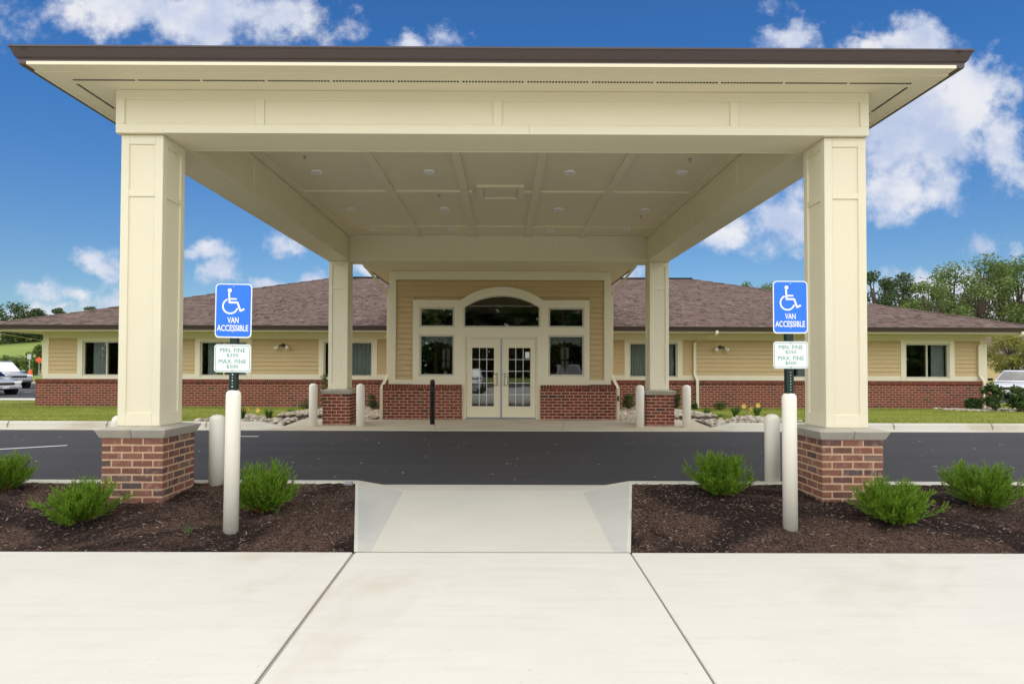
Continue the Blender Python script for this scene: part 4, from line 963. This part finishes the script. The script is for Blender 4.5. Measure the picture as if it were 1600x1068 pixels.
def juniper(label, px, py, wpx, hpx, var, rz):
    b_ = atZ(px, py, .12); z = mulz(b_.x, b_.y); b_ = atZ(px, py, z); sc = F/b_.y
    root = thing('juniper_shrub', label, 'shrub', (0, 0, 0), 'low junipers in the mulch beds')
    fo, st = JUN[var]; xs_ = [abs(q.co.x) for q in fo.vertices]; zs_ = sorted(q.co.z for q in fo.vertices); xs_.sort()
    kx = (.86*wpx/sc/2)/xs_[int(len(xs_)*.996)]; kz = (.90*hpx/sc)/zs_[int(len(zs_)*.998)]
    link('foliage', fo, root); link('stem', st, root)
    root.location = (b_.x, b_.y, z-.01); root.rotation_euler = (0, 0, rz); root.scale = (kx, kx, kz)
juniper('green juniper cut off by the left edge, leftmost of the shrubs', 8, 765, 96, 62, 0, .5)
juniper('wide low green juniper in front of the left brick pier', 128, 815, 136, 72, 1, 2.0)
juniper('green juniper directly right of the left parking sign bollard', 412, 797, 122, 84, 2, 4.2)
juniper('green juniper between the ramp and the right parking sign', 1123, 771, 116, 72, 0, 3.3)
juniper('green juniper in front of the right brick pier', 1398, 815, 128, 76, 2, 1.1)
juniper('flat-topped green juniper farthest right in the mulch', 1533, 790, 128, 76, 1, 5.2)
def leafclump(bm, c_, rad, n, size, r_, squash=.8, broad=.5):
    for k in range(n):
        v_ = Vector((r_.gauss(0, 1), r_.gauss(0, 1), r_.gauss(0, 1))).normalized()*rad*r_.random()**.45; v_.z *= squash; q = c_+v_
        a = Vector((r_.gauss(0, 1), r_.gauss(0, 1), r_.gauss(0, .6))).normalized(); b2 = a.cross(Vector((r_.gauss(0, 1), r_.gauss(0, 1), r_.gauss(0, 1)))).normalized(); s_ = size*r_.uniform(.6, 1.25)
        bm.faces.new([bm.verts.new(p_) for p_ in (q-a*s_*.5, q+b2*s_*broad*.5, q+a*s_*.5, q-b2*s_*broad*.5)])
def shrub(name, label, x, y, rad, h_, seed, leaf=.035, n=2200, group='shrubs along the building', mat='leafS', spread=1.):
    r_ = random.Random(seed); z = g(x, y)-.01; root = thing(name, label, 'shrub', (x, y, z), group)
    bm = bmesh.new()
    for k in range(22):
        f = r_.random(); a = r_.random()*6.283; rr = rad*(.75*math.sqrt(r_.random()))*(1-.35*f**2)
        leafclump(bm, Vector((rr*math.cos(a), rr*math.sin(a), h_*(.18+.72*f))), max(rad, .12)*.42*r_.uniform(.7, 1.2), n//22, leaf, r_)
    mesh_obj('foliage', bm, mat, root, (x, y, z))
    bm = bmesh.new()
    for k in range(6): a = k*1.05; tube(bm, [(.02*math.cos(a), .02*math.sin(a), -.03), (rad*.35*math.cos(a), rad*.35*math.sin(a), h_*.7)], [.012, .004], 5, False)
    mesh_obj('stem', bm, 'bark', root, (x, y, z))
p_ = atY(507, 620, 17.4); shrub('evergreen_shrub', 'tall narrow evergreen behind the left rear column', p_.x, 17.4, .17, 1.12, 1, mat='leafA')
p_ = atY(582, 630, 17.4); shrub('evergreen_shrub', 'round dark shrub between left rear pier and entrance brick', p_.x, 17.4, .23, .50, 2)
p_ = atY(983, 630, 17.4); shrub('evergreen_shrub', 'round dark shrub between entrance brick and right rear pier', p_.x, 17.4, .22, .50, 3)
p_ = atY(1056, 630, 17.3); shrub('evergreen_shrub', 'dark shrub peeking out right of the right rear pier', p_.x, 17.3, .16, .62, 4)
p_ = atY(1107, 634, 17.5); shrub('low_shrub', 'tiny dark bush at the foot of the right downspout', p_.x-.35, 17.7, .13, .20, 5, n=700)
p_ = atY(1128, 634, 17.3); shrub('low_shrub', 'small dark bush left of the yellow lilies by right wall', p_.x, 17.5, .24, .24, 6, n=900)
p_ = atY(478, 636, 17.4); shrub('low_shrub', 'small dark bush by the brick left of the left rear pier', p_.x, 17.5, .30, .24, 7, n=900)
for i, (px, w_, h_, yy_, lb_) in enumerate(((1553, .36, .80, 17.2, 'broad-leaved green bush at the right corner downspout'), (1592, .42, .72, 17.0, 'broad-leaved green bush at the right edge before the white car'), (1520, .22, .34, 17.8, 'low green bush against the right end of the brick'))):
    p_ = atY(px, 620, yy_); shrub('leafy_bush', lb_, p_.x, yy_, w_, h_, 20+i, leaf=.10, n=1400, group='bushes at the right corner')
def lily(label, px, py, wpx, hpx, seed, flowers=()):
    b_ = atZ(px, py, .27); z = g(b_.x, b_.y); b_ = atZ(px, py, z); sc = F/b_.y; r_ = random.Random(seed)
    root = thing('lily_clump', label, 'plant', (b_.x, b_.y, z), 'grassy clumps in the stone beds'); bm = bmesh.new(); W, Hh = wpx/sc/2, hpx/sc
    for k in range(150):
        a = r_.random()*6.283; L = r_.uniform(.6, 1.05); sp = W*r_.uniform(.3, 1.)*L; hh = Hh*L*r_.uniform(.75, 1.05); o_ = Vector((math.cos(a), math.sin(a), 0)); t_ = Vector((-o_.y, o_.x, 0))*.007; pr = None
        for j in range(5):
            f = j/4; c_ = o_*(sp*f**1.4+.03)+Vector((0, 0, hh*math.sin(f*2.1)/math.sin(1.57) if f < .75 else hh*(1-.25*(f-.75)*4*.6))); ww = t_*(1-f*.9); cur_ = [bm.verts.new(c_-ww), bm.verts.new(c_+ww)]
            if pr: bm.faces.new((pr[0], pr[1], cur_[1], cur_[0]))
            pr = cur_
    mesh_obj('leaves', bm, 'lily', root, (b_.x, b_.y, z))
    for (fx, fy) in flowers:
        q = atY(fx, fy, b_.y)-Vector((b_.x, b_.y, z)); bm = bmesh.new(); tube(bm, [(q.x*.3, 0, .02), (q.x, q.y, q.z)], [.006, .004], 5); sk = mesh_obj('flower_stalk', bm, 'lily', root, (b_.x, b_.y, z)); bm = bmesh.new()
        for k in range(6):
            a = k*1.047; o_ = Vector((math.cos(a), -.4, math.sin(a))); s_ = Vector((-math.sin(a), 0, math.cos(a)))*.022; bm.faces.new([bm.verts.new(q+v_) for v_ in (Vector((0, 0, 0)), o_*.035+s_, o_*.075, o_*.035-s_)])
        mesh_obj('flower', bm, 'yellow', sk, (b_.x, b_.y, z))
lily('leafy lily clump beside the left sign bollard, yellow blooms above', 378, 656, 34, 22, 1, ((381, 640.5), (386, 639)))
lily('spiky green clump in the left stone bed near the kerb', 420, 655, 30, 17, 2, ((403, 640),))
lily('spiky green clump in the left stone bed nearer the bollard', 455, 652, 26, 14, 3)
lily('dense green clump nearest the right rear bollard', 1105, 653, 24, 17, 4)
lily('small green clump low in the right stone bed', 1126, 657, 22, 11, 5)
lily('wide pale green clump under yellow blooms in the right bed', 1149, 653, 34, 20, 6, ((1162, 634), (1174, 638)))
lily('green clump farthest right in the right stone bed', 1183, 652, 32, 18, 7, ((1184, 632.5),))
# river stones
def inbed(x, y):
    ax = abs(x)
    if y > 14.5: return 2.98 < ax < 5.4-.25*(y-14.5)*.5
    e0 = lerp(abs(A[1].x), abs(A[0].x)+.1, (A[1].y-y)/(A[1].y-A[0].y))
    return y > 12.72 and e0+.03 < ax < 6.25+.2*math.sin(y*2.1)
ico = bmesh.new(); bmesh.ops.create_icosphere(ico, subdivisions=2, radius=1); IV = [q.co.copy() for q in ico.verts]; IF = [[q.index for q in f.verts] for f in ico.faces]; ico.free()
def stones(bm, x, y, z, s_):
    e = (s_*rnd.uniform(.8, 1.3), s_*rnd.uniform(.7, 1.1), s_*rnd.uniform(.45, .75)); a = rnd.random()*6.28; c_, d = math.cos(a), math.sin(a); off = Vector((rnd.random()*50, rnd.random()*50, 0)); V = []
    for q in IV:
        k = 1+.22*noise.noise(q*1.4+off); X_, Y_ = q.x*e[0]*k, q.y*e[1]*k; V.append(bm.verts.new((x+c_*X_-d*Y_, y+d*X_+c_*Y_, z+q.z*e[2]*k)))
    for f in IF: bm.faces.new([V[i] for i in f])
for side, lb_ in ((-1, 'pale river stones filling the bed left of the entrance slab'), (1, 'pale river stones filling the bed right of the entrance slab')):
    bm = bmesh.new(); n = 0
    while n < 1150:
        x, y = side*rnd.uniform(2.9, 6.6), 12.7+rnd.random()*5.6
        if inbed(x, y): stones(bm, x, y, max(g(x, y), .20)+rnd.uniform(.0, .03), rnd.uniform(.035, .075)); n += 1
    stuff(tag(mesh_obj('river_stones', bm, 'river', smooth=True), lb_, 'stones'))
bm = bmesh.new()
for k in range(420):
    x = rnd.uniform(13.2, 17.6); y = 17.15-.25*(x-13.2)*.5+rnd.random()*1.15; stones(bm, x, y, g(x, y)+.01, rnd.uniform(.03, .07))
stuff(tag(mesh_obj('river_stones', bm, 'river', smooth=True), 'pale river stones along the right corner of the building', 'stones'))
for side in (-1, 1):
    bm = bmesh.new(); n = 24
    for i in range(n):
        for j in range(40):
            x, y = side*(2.95+3.6*i/n), 12.7+5.7*j/40
            if inbed(x+side*.075, y+.07): xa, xb = sorted((x, x+side*3.6/n)); quad(bm, *[(X_, Y_, max(g(X_, Y_), .19)+.006) for X_, Y_ in ((xa, y), (xb, y), (xb, y+.1425), (xa, y+.1425))])
    struct(mesh_obj('stone_bed', bm, 'soil'))
# small things lying in the mulch
p_ = atZ(195, 845, .10); bm = bmesh.new(); box(bm, -.055, .055, -.012, .012, 0, .018); tag(mesh_obj('wood_offcut', bm, 'chip', None, (p_.x, p_.y, mulz(p_.x, p_.y)+.004), R(14), bevel=.003), 'pale splinter of wood lying in the left mulch bed', 'wood')
p_ = atZ(548, 755, .19); bm = bmesh.new(); box(bm, -.045, .045, -.04, .04, 0, .035); tag(mesh_obj('valve_box', bm, 'bolt', None, (p_.x, p_.y-.1, mulz(p_.x, p_.y-.1)-.004), bevel=.006), 'small grey box at the mulch corner beside the ramp', 'box')
for px, py, sd_, lb_ in ((293, 838, 5, 'thin green weed sprouting left of the left sign bollard'), (432, 812, 6, 'thin yellowish weed under the juniper by the ramp')):
    p_ = atZ(px, py, .09); r_ = random.Random(sd_); bm = bmesh.new()
    for k in range(9):
        a = r_.random()*6.28; o_ = Vector((math.cos(a)*.03, math.sin(a)*.03, r_.uniform(.04, .11))); q = Vector((r_.uniform(-.02, .02), r_.uniform(-.02, .02), 0)); wv = Vector((.004, 0, 0)); bm.faces.new([bm.verts.new(v_) for v_ in (q-wv, q+wv, q+o_)])
    tag(mesh_obj('weed', bm, 'lily', None, (p_.x, p_.y, mulz(p_.x, p_.y))), lb_, 'weed')

# ------------------------------------------------------------------ trees
def tree(name, label, x, y, z, h_, crown_r, seed, mat, group, nclump=34, per=150, leaf=.30, crown_lo=.28):
    r_ = random.Random(seed); root = thing(name, label, 'tree', (x, y, z), group); bm = bmesh.new(); tr = h_*.018+.05; top = h_*.82; pts = []
    for k in range(7): f = k/6; pts.append((r_.uniform(-.03, .03)*h_*f, r_.uniform(-.03, .03)*h_*f, -.3+top*f))
    tube(bm, pts, [tr*(1.2-f/6) for f in range(7)], 7)
    cl = bmesh.new()
    for k in range(nclump):
        f = (k+r_.random())/nclump; zz = h_*lerp(crown_lo, .97, f); prof = math.sin(math.pi*min(1, max(.08, (f*.86+.12))))**.6; a = r_.random()*6.283; rr = crown_r*prof*math.sqrt(r_.uniform(.15, 1))
        c_ = Vector((rr*math.cos(a), rr*math.sin(a), zz)); bi = min(6, max(1, int(zz*.75/top*6))); tube(bm, [pts[bi], Vector(pts[bi]).lerp(c_, .55)+Vector((0, 0, -.1*crown_r)), c_], [tr*.45, tr*.25, tr*.08], 5, False)
        leafclump(cl, c_, crown_r*r_.uniform(.24, .42), per, leaf, r_, .75, .62)
    mesh_obj('trunk', bm, 'bark', root, (x, y, z)); mesh_obj('crown', cl, mat, root, (x, y, z))
RT = [(1372, 424, 72, 3.0, 'leafB', 'dark slender tree just right of the right front column'), (1408, 427, 76, 3.6, 'leafB', 'airy tree with pale gaps, second right of the column'), (1452, 438, 68, 3.6, 'leafA', 'bushy mid-green tree with a low rounded top'), (1492, 414, 74, 4.0, 'leafA', 'tall light green tree rising left of the tallest crowns'),
      (1530, 404, 70, 4.2, 'leafA', 'tallest light green tree near the right edge'), (1566, 410, 78, 4.2, 'leafB', 'dark tall tree behind the tallest light green one'), (1596, 402, 71, 4.4, 'leafA', 'tall tree cut by the right edge of the picture')]
for i, (px, py, Y, cr, mt, lb_) in enumerate(RT):
    p_ = atY(px, py, Y); tree('deciduous_tree', lb_, p_.x, Y, -.2, p_.z+.2, cr, 40+i, mt, 'trees behind the right end of the roof', 42, 165, .30, .16)
for i, (px, py, Y) in enumerate(((1650, 405, 73), (1700, 412, 70), (1430, 470, 84), (1560, 470, 84), (1500, 475, 86))):
    p_ = atY(px, py, Y); tree('deciduous_tree', ('green tree standing outside the view beyond the right edge', 'farther green tree outside the view at the right', 'lower dark tree filling the row behind the slender tree', 'lower dark tree filling the row behind the tallest trees', 'lower dark tree at the back between the tall crowns')[i], p_.x, Y, -.2, p_.z+.2, 4.6, 60+i, 'leafB', 'trees behind the right end of the roof', 30, 150, .36, .1)
for i, (px, py) in enumerate(((1172, 438), (1205, 440))):
    p_ = atY(px, py, 90); tree('deciduous_tree', ('tree top just showing over the roof left of the right sign', 'tree top just showing over the roof behind the right sign')[i], p_.x, 90, -.2, p_.z+.2, 2.6, 70+i, 'leafA', 'tree tops over the roof', 26, 90, .3, .4)
for i, (px, py, Y, cr, lb_) in enumerate(((-30, 470, 165, 7.5, 'large hazy tree cut off by the left edge above the roof'), (18, 476, 170, 7.0, 'large hazy tree above the roof at far left'), (52, 483, 175, 4.5, 'smaller hazy tree right of the large one over the roof'), (92, 482, 190, 3.2, 'thin tree top showing over the left roof slope'), (140, 480, 200, 3.2, 'faint tree top left of the left front column'), (36, 514, 188, 5.0, 'dark tree under the left eave at the top of the field'))):
    p_ = atY(px, py, Y); z = hill(p_.x, Y)-.3; tree('hill_tree', lb_, p_.x, Y, z, max(6, p_.z-z), cr, 80+i, 'leafB', 'trees on the far left hill', 32, 130, .62, .08)
for i, (px, py, Y, cr, lb_) in enumerate(((59, 539, 92, 1.3, 'green bush tree beside the left wall corner and orange sign'), (34, 560, 95, 2.4, 'low hedge bush left of the orange sign'), (12, 559, 96, 2.4, 'low hedge bush above the parked cars at left edge'), (-14, 558, 97, 2.6, 'low hedge bush cut by the left edge'))):
    p_ = atY(px, py, Y); z = hill(p_.x, Y)-.2; tree('hedge_bush', lb_, p_.x, Y, z, max(1.6, p_.z-z), cr, 95+i, 'leafA', 'bushes at the foot of the field', 24, 150, .34, .05)
p_ = atY(1581, 521, 38); tree('young_tree', 'small yellow-green tree in front of the neighbouring roof', p_.x, 38, -.1, p_.z+.1, 1.55, 110, 'leafY', None, 34, 130, .14, .40)
del_g = [o for o in bpy.data.objects if o.get('group') is None and 'group' in o.keys()]
ORD = 'first second third fourth fifth sixth seventh eighth ninth tenth eleventh twelfth thirteenth fourteenth fifteenth sixteenth seventeenth eighteenth nineteenth twentieth'.split()
for k in range(20):                                             # row across the parking lot, seen mirrored in the glass
    x = -52+5.5*k+rnd.uniform(-1, 1); tree('deciduous_tree', ORD[k]+' tree from the left in the row across the parking lot', x*1.45, -60-rnd.random()*6, -.2, rnd.uniform(11, 14), 6.5, 120+k, rnd.choice(('leafA', 'leafB')), 'trees across the parking lot', 44, 100, 1.25, .02)

# ------------------------------------------------------------------ vehicles
def car(label, loc, rz, paint, L=4.6, W=1.78, H=1.44, suv=False, lower=None):
    root = thing('parked_car', label, 'car', (0, 0, 0)); h = L/2; hz, bz = (1.02, 1.06) if suv else (.80, .90); gb = .30 if suv else .20
    bm = bmesh.new(); S = [(-h, .45, bz-.18, .80), (-h+.10, gb+.05, bz-.02, .93), (-h*.55, gb, bz, 1.), (0, gb, bz, 1.), (h*.36, gb, bz-.01, 1.), (h*.62, gb, hz+.02, .985), (h-.30, gb+.03, hz-.05, .93), (h-.06, gb+.10, hz-.16, .82), (h, .42, hz-.30, .74)]; pr = None
    for x, zb, zt, wf in S:
        w_ = W/2*wf; cs = [(-w_*.90, zb), (-w_, zb+.16), (-w_, zt-.20), (-w_*.95, zt-.05), (-w_*.78, zt), (w_*.78, zt), (w_*.95, zt-.05), (w_, zt-.20), (w_, zb+.16), (w_*.90, zb)]; cur_ = [bm.verts.new((x, yy_, zz)) for yy_, zz in cs]
        if pr:
            for k in range(len(cs)): bm.faces.new((pr[k], pr[(k+1) % 10], cur_[(k+1) % 10], cur_[k]))
        else: bm.faces.new(cur_)
        pr = cur_
    bm.faces.new(pr[::-1]); bmesh.ops.recalc_face_normals(bm, faces=bm.faces[:]); bo = mesh_obj('body', bm, paint, root, smooth=True); md = bo.modifiers.new('s', 'SUBSURF'); md.levels = md.render_levels = 1
    x0, x1, x2, x3 = (-h+.12, -h+.45, h*.10, h*.46) if suv else (-h+.35, -h+1.15, h*.08, h*.50); wb, wt = W/2*.90, W/2*.70
    bm = bmesh.new(); Bt = [bm.verts.new(q) for q in ((x0, -wb, bz-.03), (x3, -wb, bz-.03), (x3, wb, bz-.03), (x0, wb, bz-.03))]; Tp = [bm.verts.new(q) for q in ((x1, -wt, H), (x2, -wt, H), (x2, wt, H), (x1, wt, H))]; bm.faces.new(Tp)
    for k in range(4): bm.faces.new((Bt[k], Bt[(k+1) % 4], Tp[(k+1) % 4], Tp[k]))
    bmesh.ops.recalc_face_normals(bm, faces=bm.faces[:]); cab = mesh_obj('cabin', bm, paint, root, bevel=.05, smooth=True)
    def glass(nm, a, b_, c_, d, n_, f0=(.06, .94), f1=(.10, .88)):
        a, b_, c_, d = map(Vector, (a, b_, c_, d)); P_ = lambda u_, v_: a.lerp(b_, u_).lerp(d.lerp(c_, u_), v_)+Vector(n_)*.012
        bm = bmesh.new(); quad(bm, P_(f0[0], f1[0]), P_(f0[1], f1[0]), P_(f0[1], f1[1]), P_(f0[0], f1[1])); bmesh.ops.recalc_face_normals(bm, faces=bm.faces[:]); mesh_obj(nm, bm, 'carglass', cab)
    b0 = bz-.03
    glass('windscreen', (x3, -wb, b0), (x3, wb, b0), (x2, wt, H), (x2, -wt, H), (.7, 0, .7)); glass('rear_window', (x0, -wb, b0), (x0, wb, b0), (x1, wt, H), (x1, -wt, H), (-.7, 0, .7))
    for s in (-1, 1):
        A4 = ((x0, s*wb, b0), (x3, s*wb, b0), (x2, s*wt, H), (x1, s*wt, H)); glass('side_window', *A4, (0, s*.95, .3), (.10, .48), (.14, .86)); glass('side_window', *A4, (0, s*.95, .3), (.52, .93), (.14, .86))
        bm = bmesh.new(); box(bm, x3-.42, x3-.24, min(s*W/2, s*(W/2+.2)), max(s*W/2, s*(W/2+.2)), bz-.0, bz+.13); mesh_obj('mirror', bm, 'black' if paint == 'carwhite' else paint, root, bevel=.03)
        bm = bmesh.new(); box(bm, h-.34, h-.02, min(s*W/2*.50, s*W/2*.86), max(s*W/2*.50, s*W/2*.86), hz-.27, hz-.12); mesh_obj('headlight', bm, 'lamp', root, bevel=.03)
        for wx in (-h+.85, h-.88):
            R_ = .36 if suv else .32; bm = bmesh.new(); lathe(bm, [(R_*.62, -.10), (R_*.94, -.10), (R_, -.06), (R_, .06), (R_*.94, .10), (R_*.62, .10)], 24); bmesh.ops.rotate(bm, cent=(0, 0, 0), matrix=Matrix.Rotation(R(90), 3, 'X'), verts=bm.verts[:])
            wh = mesh_obj('wheel', bm, 'rubber', root, (wx, s*(W/2-.09), R_), smooth=False); bm = bmesh.new(); lathe(bm, [(R_*.62, -.03), (R_*.6, .05), (R_*.2, .075), (.01, .08)], 20); bmesh.ops.rotate(bm, cent=(0, 0, 0), matrix=Matrix.Rotation(R(90 if s < 0 else -90), 3, 'X'), verts=bm.verts[:])
            mesh_obj('rim', bm, 'rim', wh, (wx, s*(W/2-.06), R_))
            bm = bmesh.new(); tube(bm, [(wx, s*(W/2-.30), R_), (wx, s*(W/2+.004), R_)], R_+.055, 22); mesh_obj('wheel_arch', bm, 'dark', root)
    bm = bmesh.new(); box(bm, h-.10, h+.012, -W*.24, W*.24, hz-.30, hz-.16); gr = mesh_obj('grille', bm, 'black', root, bevel=.02); bm = bmesh.new(); box(bm, h-.05, h+.018, -W*.25, W*.25, hz-.215, hz-.195); mesh_obj('grille_bar', bm, 'chrome', gr)
    bm = bmesh.new(); box(bm, h-.16, h+.05, -W*.43, W*.43, gb+.10, gb+.30); bu = mesh_obj('bumper', bm, lower or paint, root, bevel=.05); bm = bmesh.new(); box(bm, h+.045, h+.058, -.15, .15, gb+.14, gb+.25); mesh_obj('number_plate', bm, 'plate', bu)
    root.location = loc; root.rotation_euler = (0, 0, rz); return root
def car_front(px, py, Z, rz, L):
    p_ = atZ(px, py, Z); return (p_.x-math.cos(rz)*L/2, p_.y-math.sin(rz)*L/2, Z)
car('silver sport utility car with dark bumper, farther of two at left edge', car_front(30, 607, -.045, R(-24), 4.7), R(-24), 'carsilver', 4.7, 1.86, 1.78, True, 'cardark')
car('silver car nose low at the left edge, nearer of the two', car_front(8, 617, -.045, R(-22), 4.5), R(-22), 'carsilver', 4.5, 1.78, 1.46)
p_ = atY(1594, 600, 30); car('white car parked beyond the right corner bushes', (p_.x, 30, -.05), R(218), 'carwhite', 4.6, 1.8, 1.43)
car('white car parked in the lot behind the viewer', (-1.9, -7.5, -.09), R(92), 'carwhite', 4.7, 1.8, 1.46); car('dark car parked in the lot behind the viewer', (4.2, -8.2, -.09), R(90), 'cardark', 4.7, 1.85, 1.7, True)

# ------------------------------------------------------------------ neighbouring building and far signs
nb = thing('neighbour_building', 'low neighbouring building with plum roof behind the white car', 'building', (52, 54, -.1))
nx0, nx1, ny0, ny1 = 38.5, 68, 54, 66
bm = bmesh.new(); panel(bm, nx0, nx1, -.2, 2.55, ny0, ny0+.2, [(46.2, 48.2, .9, 2.2), (52, 54, .9, 2.2), (58, 60, .9, 2.2)]); box(bm, nx0, nx0+.2, ny0+.201, ny1, -.2, 2.55); box(bm, nx1-.2, nx1, ny0+.201, ny1, -.2, 2.55); box(bm, nx0, nx1, ny1, ny1+.2, -.2, 2.55); mesh_obj('wall', bm, 'tan', nb)
bxo('interior_wall', 'room', nb, nx0+.3, nx1-.3, 57, 57.1, 0, 2.5, 0)
for a in (46.2, 52, 58):
    bm = bmesh.new(); panel(bm, a, a+2, .9, 2.2, ny0-.02, ny0+.08, [(a+.07, a+.96, .97, 2.13), (a+1.04, a+1.93, .97, 2.13)]); wn = mesh_obj('window', bm, 'alu', nb); bm = bmesh.new(); box(bm, a+.07, a+1.93, ny0+.04, ny0+.05, .97, 2.13); mesh_obj('pane', bm, 'glass', wn)
for a in (43.2, 45.6, 49.5): bxo('trim_board', 'cream_trim', nb, a, a+.2, ny0-.03, ny0-.001, 0, 2.5, 0)
ring_profile('soffit', 'cream', nb, nx0-.6, nx1+.6, ny0-.6, ny1+.8, [(0, 2.5), (0, 2.53), (-.8, 2.53), (-.8, 2.5)]); gutter(nb, nx0-.6, nx1+.6, ny0-.6, ny1+.8, 2.5, 1.2)
hip_roof('roof', nb, nx0-.7, nx1+.7, ny0-.7, ny1+.9, 2.66, .36, .28)
p_ = atY(61, 562, 80); z = hill(p_.x, 80); root = thing('road_work_sign', 'orange diamond warning sign left of the wall corner', 'sign', (p_.x, 80, z)); bm = bmesh.new(); s_ = .46
f = [bm.verts.new(q) for q in ((p_.x, 79.97, p_.z+s_), (p_.x+s_, 79.97, p_.z), (p_.x, 79.97, p_.z-s_), (p_.x-s_, 79.97, p_.z))]; b2 = [bm.verts.new(q.co+Vector((0, .02, 0))) for q in f]; bm.faces.new(f); bm.faces.new(b2[::-1])
for i in range(4): bm.faces.new((f[i], b2[i], b2[(i+1) % 4], f[(i+1) % 4]))
bmesh.ops.recalc_face_normals(bm, faces=bm.faces[:]); mesh_obj('sign_panel', bm, 'orange', root)
bm = bmesh.new(); tube(bm, [(p_.x, 80.02, z), (p_.x, 80.02, p_.z+.2)], .035, 6); tube(bm, [(p_.x-.5, 80.1, z), (p_.x, 80.03, z+.6)], .03, 6); tube(bm, [(p_.x+.5, 80.1, z), (p_.x, 80.03, z+.6)], .03, 6); mesh_obj('stand', bm, 'bolt', root)
p_ = atY(46, 557, 84); z = hill(p_.x, 84); root = thing('road_sign', 'small grey sign on a post left of the orange sign', 'sign', (p_.x, 84, z)); bm = bmesh.new(); box(bm, p_.x-.28, p_.x+.28, 83.97, 83.99, p_.z-.36, p_.z+.36); mesh_obj('sign_panel', bm, 'bolt', root, bevel=.02); bm = bmesh.new(); tube(bm, [(p_.x, 84.02, z), (p_.x, 84.02, p_.z+.2)], .04, 6); mesh_obj('post', bm, 'bolt', root)
p_ = atY(48, 568, 82); z = hill(p_.x, 82); bm = bmesh.new(); lathe(bm, [(.30, 0), (.30, .06), (.24, .08), (.2, .9), (.14, 1.0), (.05, 1.02)], 16); tag(mesh_obj('traffic_barrel', bm, 'orange', None, (p_.x, 82, z), smooth=True), 'orange traffic barrel standing below the small grey sign', 'barrel')

bm = bmesh.new()
for k in range(170):
    x, y = rnd.uniform(-9, 9), 7.3+rnd.random()**1.3*4.6; a = rnd.random()*3.14; L, wd = rnd.uniform(.008, .03), rnd.uniform(.004, .01); c_, s_ = math.cos(a), math.sin(a); z = drive(y)+.004
    quad(bm, (x-c_*L-s_*wd, y-s_*L+c_*wd, z), (x-c_*L+s_*wd, y-s_*L-c_*wd, z+.002), (x+c_*L+s_*wd, y+s_*L-c_*wd, z+.004), (x+c_*L-s_*wd, y+s_*L+c_*wd, z+.002))
stuff(tag(mesh_obj('road_litter', bm, 'river'), 'pale flecks of litter scattered on the asphalt drive', 'litter'))
